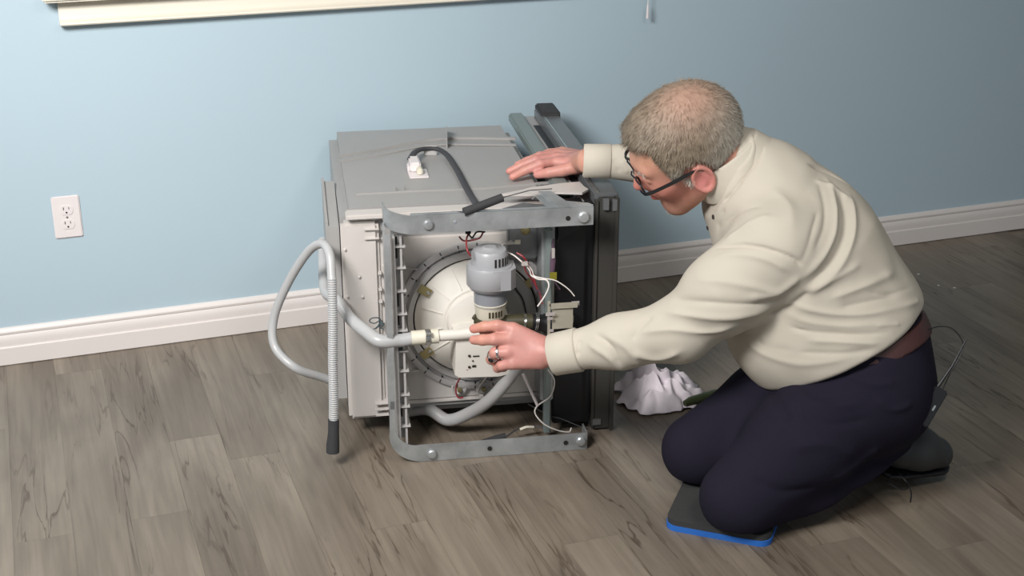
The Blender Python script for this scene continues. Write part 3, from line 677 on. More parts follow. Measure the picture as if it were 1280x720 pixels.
# head frame in camera axes (right, up, towards viewer)
def cv(r, u, v): q = RT*r+UP*u-FW*v; return q/np.linalg.norm(q)
hx = cv(-.86, -.46, -.16); hz0 = cv(-.34, .66, .62); hy = np.cross(hz0, hx); hy /= np.linalg.norm(hy); hz = np.cross(hx, hy)
if hy@(-FW) < 0: raise SystemExit('head frame')
HB = np.stack([hx, hy, hz]); HS = 1.13
def hw(x, y, z): return HC+(hx*x+hy*y+hz*z)*HS
def head_sdf(p):
    q = ((p-HC.astype(np.float32))@HB.T.astype(np.float32))/HS
    y = np.abs(q[:, 1]); s = q.copy(); s[:, 1] = y
    d = ell(s, (-.012, 0, .028), (.104, .079, .092))
    d = sm(d, ell(s, (.034, 0, -.020), (.062, .062, .088)), .03)
    d = sm(d, cap(s, (-.005, .050, -.055), (.055, .020, -.098), .024, .022), .03)
    d = sm(d, cap(s, (.068, 0, -.100), (.066, .012, -.100), .020, .018), .02)
    d = sm(d, ell(s, (.060, .036, -.028), (.026, .024, .026)), .02)
    d = sm(d, cap(s, (.090, 0, .024), (.080, .040, .020), .009, .008), .015)
    d = sm(d, cap(s, (.090, 0, .008), (.109, 0, -.028), .008, .0105), .010)
    d = sm(d, cap(s, (.097, .0, -.034), (.094, .010, -.034), .009, .0075), .008)
    d = smax(d, -ell(s, (.100, .032, .000), (.014, .017, .012)), .010)
    d = sm(d, ell(s, (.082, .032, .000), (.012, .014, .011)), .003)
    d = sm(d, cap(s, (.096, 0, -.058), (.084, .022, -.061), .0065, .003), .005)
    d = sm(d, cap(s, (.094, 0, -.071), (.083, .020, -.068), .0070, .003), .004)
    # ears
    d = sm(d, ell(s, (-.004, .078, -.022), (.020, .007, .034)), .006)
    tor = s-np.array([-.004, .084, -.022], np.float32); rr_ = np.sqrt((tor[:, 0]/.62)**2+(tor[:, 2])**2)
    d = sm(d, np.sqrt((rr_-.029)**2*.5+(tor[:, 1])**2)-.0042, .004)
    d = smax(d, -ell(s, (.002, .087, -.020), (.009, .006, .016)), .003)
    return d*HS
def neck_sdf(p): return cap(p, hw(-.045, 0, -.035), neckB+(spine[3]-neckB)*.4, .072, .080)
def finger(p, pts, r): return chain(p, pts, r, .004)
# left hand (near), fingers forward into the motor bay
def LH(x, y, d=0): return at(x, y, 2.985+d)
LF = [
    ([LH(640, 411), LH(622, 407, -.006), LH(606, 408, .004), LH(592, 411, .016)], [.0135, .0125, .0115, .0100]),
    ([LH(636, 424, -.008), LH(618, 424, -.014), LH(603, 425, .0), LH(592, 425, .014)], [.0140, .0130, .0120, .0100]),
    ([LH(634, 440, -.010), LH(619, 441, -.006), LH(614, 449, .020), LH(622, 452, .038)], [.0140, .0125, .0115, .0100]),
    ([LH(640, 454, -.006), LH(627, 457, .002), LH(622, 460, .022), LH(630, 460, .036)], [.0130, .0110, .0100, .0090]),
    ([LH(668, 428, .03), LH(645, 418, .045), LH(622, 414, .05), LH(604, 414, .042)], [.0170, .0140, .0120, .0100])]
def lhand(p):
    d = cap(p, wrN, LH(672, 439), .030, .027)
    for (x, y), (x2, y2), r in (((675, 430), (642, 412), .0160), ((675, 436), (639, 424), .0170), ((675, 444), (638, 440), .0170), ((675, 450), (642, 453), .0155)):
        d = sm(d, cap(p, LH(x, y, .002), LH(x2, y2, -.004), .0205, r), .012)
    d = sm(d, cap(p, LH(675, 438, .012), LH(645, 430, .014), .02, .018), .02)
    for pts, r in LF: d = sm(d, finger(p, pts, r), .006)
    return d
# right hand (far) flat on the side of the machine
def RH(x, y, z): return atz(x, y, z)
RF = [
    ([RH(697, 202, .612), RH(676, 205, .612), RH(657, 213, .596), RH(641, 221, .583)], [.0130, .0115, .0105, .0092]),
    ([RH(696, 197, .611), RH(670, 200, .610), RH(652, 207, .596), RH(637, 214, .583)], [.0130, .0118, .0105, .0092]),
    ([RH(698, 192, .606), RH(675, 195, .605), RH(659, 201, .592), RH(647, 206, .582)], [.0125, .0110, .0100, .0088]),
    ([RH(704, 189, .600), RH(686, 191, .597), RH(674, 195, .588), RH(664, 199, .580)], [.0115, .0100, .0090, .0080]),
    ([RH(720, 209, .612), RH(703, 213, .604), RH(686, 216, .597), RH(672, 218, .590)], [.0165, .0145, .0125, .0105])]
def rhand(p):
    d = cap(p, wrF, RH(724, 202, .617), .030, .025)
    for (x, y, z), (x2, y2, z2), r in (((725, 206, .612), (698, 203, .612), .015), ((725, 202, .614), (697, 198, .610), .0155), ((725, 199, .612), (699, 193, .605), .0145), ((727, 197, .608), (704, 190, .600), .013)):
        d = sm(d, cap(p, A(*RH(x, y, z)), A(*RH(x2, y2, z2)), .018, r), .014)
    for pts, r in RF: d = sm(d, finger(p, pts, r), .006)
    return d
chestL = (spine[0]-spine[3])/np.linalg.norm(spine[0]-spine[3]); latS = (shN-shF)/np.linalg.norm(shN-shF)
def body_sdf(p):
    d = sm(head_sdf(p), neck_sdf(p), .012)
    d = sm(d, chain(p, spine, [.125, .13, .12, .085], .05, (latS, .78)), .03)
    d = sm(d, sm(chain(p, [shN, elN, wrN], [.055, .042, .028], .02), chain(p, [shF, elF, wrF], [.055, .042, .028], .02), .01), .03)
    d = sm(d, lhand(p), .008); d = sm(d, rhand(p), .008)
    for h_, k_, a_ in ((hipN, kneeN, ankN), (hipF, kneeF, ankF)):
        d = sm(d, chain(p, [h_, k_], [.095, .055], .02), .03); d = sm(d, chain(p, [k_, k_+(a_-k_)*.86], [.05, .03], .02), .01)
    return d
allp = np.array([hipC, kneeN, kneeF, ankN, ankF, shN, wrF, LF[0][0][3], RF[0][0][3], RF[1][0][3], HC])
lo, hi = allp.min(0)-.17, allp.max(0)+.17; lo[2] = 0
V, Fq = net(body_sdf, lo, hi, .0028)
V = smooth(V, Fq, 1, .4)
q = ((V-HC)@HB.T)/HS
col = np.tile(np.array(lin((200, 146, 126))[:3]), (len(V), 1))
def blend(mask, rgb):
    global col
    m = np.clip(mask, 0, 1)[:, None]; col = col*(1-m)+np.array(lin(rgb)[:3])*m
def blob(c, r): return np.exp(-(((q-np.array(c))/np.array(r))**2).sum(1)*1.2)
blend(blob((.06, .045, -.035), (.045, .05, .035))*.7, (198, 122, 112)); blend(blob((.07, .0, -.03), (.06, .07, .03))*.4, (198, 122, 112))
blend(blob((-.004, .088, -.022), (.03, .025, .04))*.9, (212, 132, 130)); blend(blob((.115, 0, -.03), (.03, .03, .03))*.7, (200, 120, 110))
blend((blob((.096, 0, -.064), (.02, .03, .009)) > .45)*.8, (176, 92, 86))
blend(blob((.07, .03, .06), (.05, .05, .03))*.5, (228, 176, 142))
hm = np.maximum(np.exp(-(np.linalg.norm(V-LH(655, 437), axis=1)/.09)**4), np.exp(-(np.linalg.norm(V-RH(690, 205, .6), axis=1)/.1)**4))
blend(hm*.75, (192, 134, 129))
for fs in (LF, RF):
    for pts, r in fs: blend(np.exp(-(np.linalg.norm(V-pts[3], axis=1)/.016)**2)*.45, (204, 126, 126)); blend(np.exp(-(np.linalg.norm(V-pts[1], axis=1)/.012)**2)*.3, (194, 122, 118))
person = mesh_obj('person', V, Fq, M['skin'], None, PO, colors=col, sharp=180)
tag(person, 'person with grey hair and glasses, in beige shirt and navy trousers, kneeling beside the dishwasher', 'person')
def pw(name, V_, F_, m, **k):
    return mesh_obj(name, np.asarray(V_)-PO, F_, m, person, **k)
def pmb(mb, name, m, parent=None, **k):
    mb.v = [v-PO for v in mb.v]; return mb.build(name, m, parent or person, **k)
# trousers
waistP = at(1050, 420, 3.0); waistN = (spine[1]-spine[0]); waistN = waistN/np.linalg.norm(waistN)
waistN = waistN+A(.0, 0, .45)-latH*.13; waistN /= np.linalg.norm(waistN)
def trou(p):
    d = chain(p, [at(1072, 478, 3.02), at(1056, 425, 3.0), at(1048, 400, 3.0)], [.142, .146, .142], .05, (latH, .80))
    d = sm(d, ell(p, at(1083, 488, 2.97), (.115, .12, .115)), .05); d = sm(d, ell(p, at(1080, 466, 3.08), (.11, .11, .11)), .05)
    for h_, k_, a_, e in ((hipN, kneeN, ankN, 0), (hipF, kneeF, ankF, 1)):
        mid = (h_+k_)/2+A(0, 0, .012)
        d = sm(d, chain(p, [h_, mid, k_], [.120, .106, .080], .04), .06)
        k2 = k_+A(.02, 0, -.012)
        d = sm(d, chain(p, [k2, (k_+a_)/2+A(0, 0, -.01), a_+(a_-k_)*.06], [.072, .072, .060], .03), .025)
    return d
def trou2(p):
    d = smax(trou(p), (p-waistP.astype(np.float32))@waistN.astype(np.float32), .006)
    return smax(d, .032-p[:, 2]+np.maximum(0, p[:, 0]-1.42)*.35, .01)
allp = np.array([hipC, hipN, hipF, kneeN, kneeF, ankN, ankF, waistP])
lo, hi = allp.min(0)-.19, allp.max(0)+.2; lo[2] = -.01
V, Fq = net(trou2, lo, hi, .0045); V = smooth(V, Fq, 2, .5)
tf = [([(985, 478), (1010, 500), (1040, 508), (1075, 505)], .010, .005), ([(955, 470), (975, 505), (985, 530)], .012, -.010), ([(940, 500), (965, 530), (975, 550)], .02, -.006),
      ([(1095, 500), (1115, 512), (1140, 505)], .008, .005), ([(1060, 470), (1090, 480), (1120, 478)], .008, .004), ([(990, 560), (1030, 555), (1070, 570)], .014, .006),
      ([(1040, 600), (1075, 575), (1100, 560)], .012, .007), ([(1070, 610), (1100, 590), (1115, 575)], .009, .005), ([(940, 600), (980, 615), (1020, 610)], .012, -.006),
      ([(1000, 520), (1040, 530), (1085, 525)], .010, -.005), ([(880, 500), (905, 520), (925, 545)], .012, -.005), ([(1075, 460), (1090, 455), (1100, 452)], .006, -.006)]
V = folds(V, Fq, tf)
pw('trousers', V, Fq, M['pants'], sharp=180)
# belt
def beltf(p):
    tr = chain(p, [at(1072, 478, 3.02), at(1056, 425, 3.0), at(1048, 400, 3.0)], [.142, .146, .142], .05, (latH, .80))
    s = (p-waistP.astype(np.float32))@waistN.astype(np.float32)+.020
    return smax(np.abs(sm(tr, ell(p, at(1083, 488, 2.97), (.115, .12, .115)), .05)-.002)-.005, np.abs(s)-.019, .003)
V, Fq = net(beltf, waistP-.26, waistP+.26, .0035); belt = pw('belt', smooth(V, Fq, 1), Fq, M['belt'], sharp=180)
# shirt
hem = waistP+waistN*-.006
hemN = waistN+A(-.97, -.23, 0)*.14-latH*.06; hemN /= np.linalg.norm(hemN)
def shirt(p):
    d = chain(p, [at(1062, 438, 3.0), spine[1], spine[2], spine[3]], [.158, .172, .166, .118], .06, (latS, .80))
    d = sm(d, ell(p, at(985, 418, 2.98), (.13, .15, .12)), .06)
    d = sm(d, ell(p, (shN+shF)/2+A(.02, 0, -.01), (.10, .20, .09)), .05)
    d = sm(d, cap(p, neckB, spine[3], .088, .115), .03)
    d = sm(d, chain(p, [shN+A(.02, .02, 0), (shN+elN)/2, elN, (elN+wrN)/2, wrN+(elN-wrN)*.03], [.098, .082, .066, .054, .040], .03), .035)
    d = sm(d, chain(p, [shF, elF, wrF+(elF-wrF)*.02], [.085, .058, .034], .03), .03)
    return d
nn = (hw(0, 0, 0)-spine[3]); nn /= np.linalg.norm(nn)
fN, fF = (wrN-elN)/np.linalg.norm(wrN-elN), (wrF-elF)/np.linalg.norm(wrF-elF)
def shirt2(p):
    p64 = p.astype(np.float64)
    d = smax(shirt(p), (-(p64-hem)@hemN).astype(np.float32), .012)
    d = np.maximum(d, np.where(np.linalg.norm(p64-wrN, axis=1) < .12, (p64-(wrN+fN*.016))@fN, -1))
    d = np.maximum(d, np.where(np.linalg.norm(p64-wrF, axis=1) < .12, (p64-(wrF+fF*.008))@fF, -1))
    d = np.maximum(d, np.where(np.linalg.norm(p64-neckB, axis=1) < .2, (p64-(neckB+nn*.030+hx*.0))@(nn*.93+hx*.30), -1))
    return d
allp = np.array([hipC, shN, shF, elN, wrN, elF, wrF, neckB])
lo, hi = allp.min(0)-.2, allp.max(0)+.21
V, Fq = net(shirt2, lo, hi, .0038); V = smooth(V, Fq, 2, .5)
sf = [  # ridges and creases of the shirt
    ([(1013, 206), (1035, 216), (1058, 229), (1076, 243)], .0055, -.012), ([(1020, 226), (1040, 234), (1062, 250)], .008, .006),
    ([(1035, 225), (1045, 270), (1035, 310), (1005, 345)], .009, .009), ([(1050, 240), (1058, 280), (1045, 320), (1010, 355)], .008, -.006), ([(1062, 245), (1068, 285), (1052, 330), (1015, 365)], .009, .008),
    ([(1025, 230), (1032, 270), (1020, 310)], .007, -.005), ([(1005, 365), (1040, 350), (1075, 330)], .009, .006), ([(1040, 372), (1080, 358), (1115, 342)], .010, .008),
    ([(985, 380), (1040, 392), (1090, 392), (1140, 380), (1148, 376)], 0.0068, 0.0060), ([(950, 398), (1000, 412), (1060, 418), (1110, 416), (1155, 400)], 0.0051, -0.0054), ([(965, 388), (1010, 402), (1060, 408), (1110, 404), (1150, 392)], 0.0068, 0.0042),
    ([(1010, 425), (1060, 428), (1100, 430), (1140, 420)], 0.0076, 0.0054), ([(1000, 440), (1050, 442), (1090, 438), (1120, 432)], 0.0059, -0.0036), ([(930, 425), (960, 445), (1010, 455), (1060, 448)], 0.0085, 0.0036), ([(925, 410), (950, 428), (990, 438)], 0.0068, -0.0030),
    ([(1085, 365), (1110, 368), (1138, 360)], 0.0051, -0.0030), ([(1095, 408), (1125, 405), (1150, 398)], 0.0043, 0.0036),
    ([(946, 168), (950, 188), (938, 212), (908, 248), (884, 284)], .0045, -.010), ([(938, 166), (941, 188), (928, 210), (898, 246), (876, 278)], .006, .005),
    ([(895, 310), (925, 306), (960, 312), (990, 322), (1002, 332)], .0045, -.008), ([(890, 322), (925, 318), (960, 325), (985, 338)], .008, .005),
    ([(870, 350), (905, 352), (940, 358), (975, 365)], .009, .006), ([(845, 375), (885, 378), (925, 380), (960, 378)], .008, -.006), ([(830, 390), (870, 395), (915, 396), (960, 385)], .009, .008),
    ([(800, 415), (840, 412), (880, 415), (915, 408)], .008, .007), ([(790, 440), (820, 448), (850, 440)], .010, .008), ([(760, 420), (785, 435), (800, 455)], .008, .007), ([(745, 418), (765, 432), (775, 455)], .006, -.006),
    ([(725, 425), (722, 445), (727, 465)], .005, -.005), ([(735, 430), (760, 445), (780, 462)], .008, .006), ([(815, 395), (800, 410), (790, 425)], .008, -.005),
    ([(905, 300), (935, 280), (965, 270)], .009, .006), ([(895, 290), (915, 270), (950, 258)], .007, -.005), ([(885, 305), (895, 285), (905, 262)], .005, -.005), ([(1000, 330), (1015, 290), (1022, 265)], .006, -.004), ([(965, 235), (985, 255), (990, 285)], .015, .005),
    ([(1015, 360), (985, 385), (960, 395)], .010, -.008), ([(1000, 345), (970, 365), (935, 372)], .010, .007), ([(1050, 385), (1085, 377), (1120, 370)], .008, -.005),
    ([(770, 180), (768, 198), (775, 215)], .005, -.004), ([(780, 178), (778, 200), (785, 216)], .006, .004)]
V = folds(V, Fq, sf)
NR = normals(V, Fq)
amp = np.array([noise.noise(Vector(v*7))*.004+noise.noise(Vector(v*19))*.0018 for v in V]); V = V+NR*amp[:, None]
sh = pw('shirt', V, Fq, M['shirt'], sharp=180)
# cuffs
for (wr, fv, r, e) in ((wrN, fN, .0455, .0), (wrF, fF, .038, .0)):
    o = wr+fv*.012; ring_ = [(r-.004, -.002), (r-.0015, .0025), (r+.0008, 0), (r+.0015, -.03), (r+.003, -.058), (r, -.062)]
    pmb(MB().lathe([(a, b) for a, b in ring_], o, fv, 40), 'cuff', M['shirt'], sh, sharp=70)
# collar: band and fold around the neck
def neckd(p): return cap(p, hw(-.045, 0, -.035), neckB+(spine[3]-neckB)*.4, .072, .080)
cN = nn*.9+hx*-.35; cN /= np.linalg.norm(cN)
def collar(p):
    p64 = p.astype(np.float64); s = (p64-(neckB+nn*.012))@cN
    n_ = neckd(p); fr_ = (p64-neckB)@hx
    sh_ = np.abs(n_-(.013-s*.10))-.0042
    d = smax(sh_, np.abs(s)-.036, .004)
    return d
V, Fq = net(collar, neckB-.18, neckB+.18, .003); pw('collar', smooth(V, Fq, 1), Fq, M['shirt'], sharp=180)
btn = MB()
shb = BVHTree.FromPolygons([tuple(v+PO) for v in np.array([x.co for x in sh.data.vertices])], [tuple(p.vertices) for p in sh.data.polygons])
for (x, y) in ((892, 271), (885, 285)):
    d = Vector(at(x, y, 1)-CAM).normalized(); h = shb.ray_cast(Vector(CAM), d)
    if h[0] is not None: pmb(MB().lathe([(.005, 0), (.005, .0025), (.003, .003), (0, .003)], np.array(h[0]), np.array(h[1]), 12), 'button', M['button'], sh)
# hair cap and strands
rs = np.random.RandomState(3)
def hairmask(q):            # negative where hair grows (head units)
    x, y, z = q[:, 0], np.abs(q[:, 1]), q[:, 2]
    line = x-(.096-.30*y)                                    # front hairline
    low = (-.024-.10*(x+.02))-z                              # above this height
    side = np.where(x > .0, np.where(x < .046, -.004-z, (.002+4.5*(x-.046))-z), low)          # temple
    nape = np.where(x < -.045, -.105-z, -1)
    side = np.where((x > .0) & (z > .074), -1, side)
    lowr = np.where(x < -.035, np.maximum(nape, -1), np.where(x > 0, side, low))
    ear = .043-np.sqrt(((x-.0)*1.45)**2+(z+.022)**2)
    return np.maximum(np.maximum(line, lowr), np.where(y > .055, ear, -1))
def hairf(p):
    q = ((p-HC.astype(np.float32))@HB.T.astype(np.float32))/HS
    return smax(head_sdf(p)-.0085-.012*np.clip((q[:, 0]-.02)/.06, 0, 1)*np.clip((q[:, 2]-.04)/.04, 0, 1), hairmask(q)*HS*.8, .010)
V, Fq = net(hairf, HC-.17, HC+.17, .0026); V = smooth(V, Fq, 1)
NR = normals(V, Fq)
V = V+NR*np.array([noise.noise(Vector(v*60))*.0016+noise.noise(Vector(v*150))*.001 for v in V])[:, None]
def haircol(q, rnd=None):
    base = np.tile(np.array(lin((132, 119, 102))[:3]), (len(q), 1)); sil = np.array(lin((182, 176, 166))[:3])
    m = np.clip((.035-q[:, 2])/.05, 0, 1)*.9+np.clip((-q[:, 0]-.03)/.06, 0, 1)*np.clip((.10-q[:, 2])/.06, 0, 1)*.6
    m = np.clip(m, 0, 1)[:, None]; c = base*(1-m)+sil*m
    fr = np.clip((q[:, 0]-.03)/.04, 0, 1)[:, None]*.35; c = c*(1-fr)+np.array(lin((104, 92, 78))[:3])*fr
    b = np.exp(-(((q-np.array([-.045, .03, .112]))/np.array([.062, .055, .05]))**2).sum(1)*1.1)[:, None]*.75
    return c*(1-b)+np.array(lin((176, 136, 118))[:3])*b
q = ((V-HC)@HB.T)/HS
hair = pw('hair', V, Fq, M['hair'], colors=haircol(q), sharp=180)
NR = normals(V, Fq)
sel = rs.choice(len(V), 13000); SV = []; SF = []; SCo = []
crown = np.array([-.05, 0, .115])
for i in sel:
    qq = q[i]; n_ = NR[i]
    bald = math.exp(-(((qq-np.array([-.045, .03, .112]))/np.array([.062, .055, .05]))**2).sum()*1.1)
    if rs.rand() < bald*.8: continue
    fl0 = qq-crown; fl0 = hx*fl0[0]+hy*fl0[1]+hz*fl0[2]           # hair radiates from the crown
    t = fl0-n_*(fl0@n_)+rs.randn(3)*.012; t /= np.linalg.norm(t)+1e-9
    L = .013+.009*rs.rand(); sd = np.cross(n_, t)*.00045
    a = V[i]-n_*.001; b = a+t*L*.5+n_*.0022; c = a+t*L+n_*.0018*rs.rand()
    k = len(SV); SV += [a-sd, a+sd, b+sd, b-sd, c]; SF += [(k, k+1, k+2, k+3), (k+3, k+2, k+4)]
    cc = haircol(qq[None])[0]*(.82+.42*rs.rand()); SCo += [cc]*5
pw('hair_strands', SV, SF, M['strand'], colors=np.array(SCo), smooth=False)['kind'] = 'stuff'
# goatee, sideburn, eyebrow strands
SV = []; SF = []
def tuft(cs, n_, L, spread):
    for _ in range(n_):
        c = cs[rs.randint(len(cs))]; p0 = np.array(c)+rs.randn(3)*spread; p0[1] = p0[1]
        pt = hw(*p0); t = hx*(.3+rs.rand()*.4)-hz*.8+hy*rs.randn()*.3; t /= np.linalg.norm(t); sd = np.cross(t, hy)*.0007
        k = len(SV); SV.extend([pt-sd, pt+sd, pt+t*L]); SF.append((k, k+1, k+2))
tuft([(.080, .0, -.116), (.078, .012, -.113), (.070, .02, -.113), (.078, -.01, -.114)], 420, .0055, .004)
tuft([(.022, .077, -.012), (.018, .077, -.020)], 200, .006, .004)
tuft([(.094, .03, .022), (.088, .042, .020), (.092, -.03, .022)], 120, .005, .0025)
pw('beard', SV, SF, mat('silver_beard', (205, 198, 188), .6), smooth=False)['kind'] = 'stuff'
# glasses
gl = MB()
for s in (1, -1):
    loop = [hw(.107-.004*abs(a_y)/.02+.0, s*(.032+a_y), .0-.006+a_z) for a_y, a_z in [(.022*math.cos(t), .0155*math.sin(t)) for t in np.linspace(0, 2*PI, 25)]]
    gl.tube(loop, .0019, 8, cap=False)
gl.tube([hw(.108, -.011, .0), hw(.111, 0, .002), hw(.108, .011, .0)], .0018, 8)
glasses = pmb(gl, 'glasses', M['frame'])
for s in (1, -1):
    te = [hw(.108, s*.056, .000), hw(.098, s*.0740, .001), hw(.05, s*.0835, .004), hw(.012, s*.086, .006), hw(-.006, s*.086, .004), hw(-.016, s*.080, -.012)]
    sdv = [hz]*6; pmb(MB().strip(cr(te, 4), hz, [.0078]*12+[.0060]*5+[.0045]*4, .0028), 'temple', M['frame'], glasses)
    lens_ = [(.021*math.cos(t), .0145*math.sin(t)) for t in np.linspace(0, 2*PI, 24, endpoint=False)]
    pmb(MB().prism(lens_, hw(.104, s*.032, -.006), hy*HS, hz*HS, hx, .0015), 'lens', M['lens'], glasses)
# finger rings
def ringat(p0, p1, t, r, stone=False):
    c = p0+(p1-p0)*t; ax = (p1-p0)/np.linalg.norm(p1-p0)
    o = pmb(MB().lathe([(r, -.0028), (r+.0018, -.002), (r+.0022, 0), (r+.0018, .0028), (r, .003)], c, ax, 24), 'finger_ring', M['ring'])
    if stone:
        n_ = -FW-ax*(-FW@ax); n_ /= np.linalg.norm(n_)
        pmb(MB().lathe([(.006, 0), (.006, .002), (.004, .0035), (0, .004)], c+n_*(r+.001)-UP*.0, n_, 12), 'ring_stone', M['stone'], o)
ringat(LF[2][0][0], LF[2][0][1], .75, .0128); ringat(LF[2][0][1], LF[2][0][2], .45, .0122, True)
# shoes
def shoe(an, toe, up_, name):
    ax = (toe-an); L = np.linalg.norm(ax); ax /= L; si = np.cross(ax, up_); si /= np.linalg.norm(si); u2 = np.cross(si, ax)
    Bm = np.stack([ax, si, u2])
    def f(p):
        q = ((p-an.astype(np.float32))@Bm.T.astype(np.float32)); q[:, 1] *= .85
        d = cap(q, (-.0, 0, .0), (.05, 0, -.005), .048, .044); d = sm(d, cap(q, (.05, 0, -.01), (L-.035, 0, -.022), .042, .034), .03)
        return smax(d, -.047-q[:, 2], .006)
    V, Fq = net(f, np.minimum(an, toe)-.09, np.maximum(an, toe)+.09, .0035)
    V[:, 2] = np.maximum(V[:, 2], .003)
    o = pw(name, smooth(V, Fq, 1), Fq, M['shoe'], sharp=180)
    def g(p):
        q = ((p-an.astype(np.float32))@Bm.T.astype(np.float32)); q[:, 1] *= .85
        d = cap(q, (-.0, 0, -.04), (L-.035, 0, -.04), .050, .038); return smax(d, np.abs(q[:, 2]+.052)-.007, .003)
    V, Fq = net(g, np.minimum(an, toe)-.1, np.maximum(an, toe)+.1, .0035); V[:, 2] = np.maximum(V[:, 2], .0015)
    pw('sole', smooth(V, Fq, 1), Fq, M['black'], sharp=180).parent = o
    return o
shoe(at(1122, 556, 3.05), at(1192, 556, 3.09), A(-.1, -.2, 1.), 'shoe')
shoe(at(1092, 545, 3.16), at(1150, 548, 3.20), A(-.1, -.1, 1.), 'shoe')
# trailing lace loops
pmb(MB().tube(cr([at(1112, 597, 2.98), at(1125, 596, 2.985), at(1134, 604, 2.98), at(1139, 616, 2.965), at(1138, 628, 2.945)], 6), .0016, 6).tube(cr([at(1108, 600, 2.975), at(1118, 608, 2.965), at(1130, 612, 2.965), at(1136, 606, 2.975), at(1124, 592, 2.995)], 6), .0016, 6), 'lace', M['black'])
# ------------------------------------------------------------------ radio pack clipped behind the belt
c0 = at(1163, 506, 2.875)
mp = empty('radio_pack', c0, label='small black wireless transmitter pack with antenna hanging behind the brown belt', cat='transmitter')
axp = at(1180, 478, 2.875)-at(1148, 532, 2.87); axp /= np.linalg.norm(axp); sp_ = np.cross(axp, -FW); sp_ /= np.linalg.norm(sp_); op = np.cross(sp_, axp)
Mx = Matrix((tuple(sp_), tuple(op), tuple(axp))).transposed()
MB().box((-.0155, -.011, -.047), (.0155, .011, .040), bev=.003, rot=Mx).build('pack_body', M['black'], mp)
MB().tube([axp*.038-sp_*.006, at(1190, 458, 2.875)-c0, at(1208, 424, 2.875)-c0], [.004, .0026, .0016], 8).build('antenna', M['black'], mp)
MB().tube(cr([axp*.038+sp_*.006, at(1188, 466, 2.89)-c0, at(1199, 448, 2.89)-c0, at(1204, 430, 2.89)-c0, at(1192, 412, 2.89)-c0, at(1175, 408, 2.89)-c0, at(1157, 413, 2.87)-c0], 8), .0012, 6).build('cable', M['black'], mp)
MB().box((-.002, -.013, -.008), (.002, -.011, .004), rot=Mx).build('switch', M['clamp'], mp)
# ------------------------------------------------------------------ kneeling pad
a, b, c = atz(830, 662, .0), atz(962, 686, .0), atz(850, 606, .0)
pc = (b+c)/2; ex = (b-a); Lx = np.linalg.norm(ex); ex /= Lx; ey = A(-ex[1], ex[0], 0); Ly = .36
pad = empty('kneeling_pad', a+ex*Lx/2+ey*Ly/2, math.atan2(ex[1], ex[0]), label='flat charcoal foam kneeling pad with a bright blue bottom layer under the knees', cat='kneeling pad')
def rr_(lx, ly, r, n=6):
    o = []
    for cx, cy, a0 in ((lx/2-r, ly/2-r, 0), (-lx/2+r, ly/2-r, 90), (-lx/2+r, -ly/2+r, 180), (lx/2-r, -ly/2+r, 270)):
        for k in range(n+1): t = R(a0+90*k/n); o.append((cx+r*math.cos(t), cy+r*math.sin(t)))
    return o
MB().prism(rr_(Lx, Ly, .025), A(0, 0, .0), (1, 0, 0), (0, 1, 0), (0, 0, 1), .013).build('blue_layer', M['padblue'], pad, sharp=50)
MB().prism(rr_(Lx-.003, Ly-.003, .025), A(0, 0, .013), (1, 0, 0), (0, 1, 0), (0, 0, 1), .013).build('top_layer', M['padtop'], pad, sharp=50)
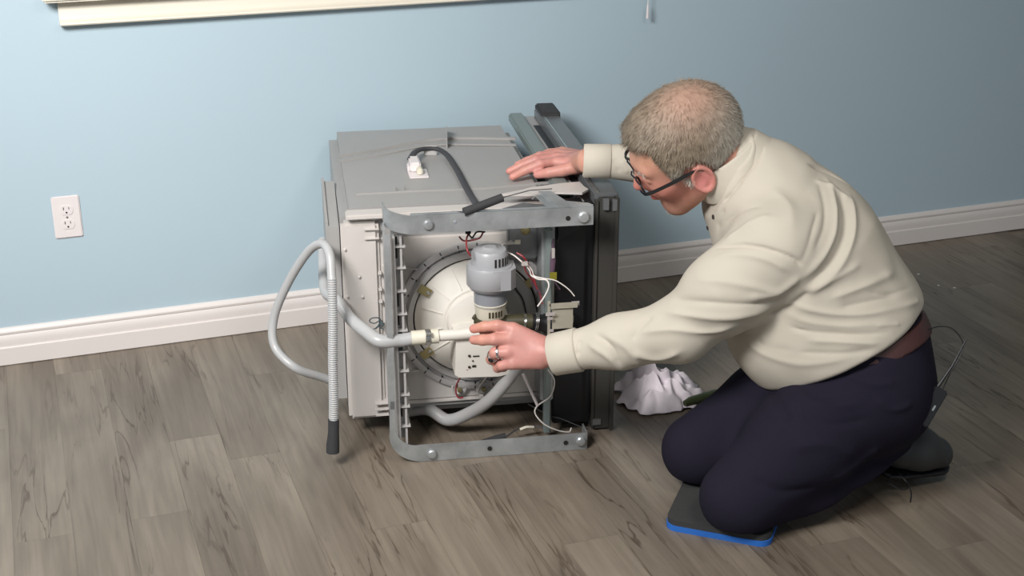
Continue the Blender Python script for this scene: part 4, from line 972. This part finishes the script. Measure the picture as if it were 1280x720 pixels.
# ------------------------------------------------------------------ rag: crumpled cotton
rc = atz(818, 500, 0.0)
nr, na = 60, 180; V = []; Fc = []
def ridge(x, y, s, o): return 1-abs(noise.noise(Vector((x*s+o, y*s-o, o*1.7))))*2.4
spk = [(10, .35), (35, .55), (52, .18), (330, .28), (200, .12), (250, .1), (150, .25), (110, .3)]
for i in range(nr+1):
    r_ = i/nr
    for j in range(na):
        a_ = 360*j/na; k_ = 1.0
        for sa, sv in spk: dd = min(abs(a_-sa), 360-abs(a_-sa)); k_ += sv*math.exp(-(dd/9)**2)
        ra = .088*r_*k_*(1+.10*noise.noise(Vector((math.cos(R(a_))*2, math.sin(R(a_))*2, 3))))
        x = ra*math.cos(R(a_))*1.05; y = ra*math.sin(R(a_))*1.0
        x2 = x+.012*noise.noise(Vector((x*30, y*30, 1))); y2 = y+.012*noise.noise(Vector((x*30, y*30, 9)))
        env = max(0, 1-r_**1.9)
        wx = x+.035*noise.noise(Vector((x*9, y*9, 21))); wy = y+.035*noise.noise(Vector((x*9, y*9, 33)))
        z = .006+env*(.050+.026*noise.noise(Vector((x*12, y*12, 7)))+.036*ridge(wx*.8, wy*1.5, 15, 2.3)+.017*ridge(wx, wy, 34, 5.1))+.012*(1-env)*max(0, noise.noise(Vector((x*40, y*40, 4))))
        V.append(A(x2, y2, max(.0015, z)))
for i in range(nr):
    for j in range(na): Fc.append((i*na+j, i*na+(j+1) % na, (i+1)*na+(j+1) % na, (i+1)*na+j))
rag = mesh_obj('cleaning_rag', V, Fc, M['rag'], sharp=180); rag.location = rc; rag.rotation_euler = (0, 0, -YAW)
so = rag.modifiers.new('thickness', 'SOLIDIFY'); so.thickness = .0012; so.offset = 1
tag(rag, 'crumpled white cotton rag on the floor between the dishwasher door and the knee', 'rag')
# green handled tool by the rag
g0, g1 = atz(856, 504, .022), atz(905, 489, .014)
gh = mesh_origin = MB().tube([g0+(g1-g0)*t-A(*g0) for t in np.linspace(0, 1, 9)], [.007, .0115, .0122, .0118, .0122, .0118, .0120, .010, .005], 14).build('tool_handle', M['green'])
gh.location = g0; tag(gh, 'dark green tool handle lying by the white rag, half behind the knee', 'tool')
# small bits of debris on the floor behind
for i, (x, y, n_) in enumerate(((1148, 343, 'upper'), (1173, 357, 'middle'), (1193, 360, 'right'))):
    o = MB().box((-.004, -.003, 0), (.004, .003, .0015), bev=.0005).build('paper_scrap', M['outlet']); o.location = atz(x, y, .0003); o.rotation_euler = (0, 0, i*1.1)
    tag(o, ('tiny white scrap on the floor, farthest from camera of three behind the person', 'tiny white scrap on the floor, middle of three behind the person', 'tiny white scrap on the floor, rightmost of three behind the person')[i], 'scrap', 'scraps on the floor behind the person')
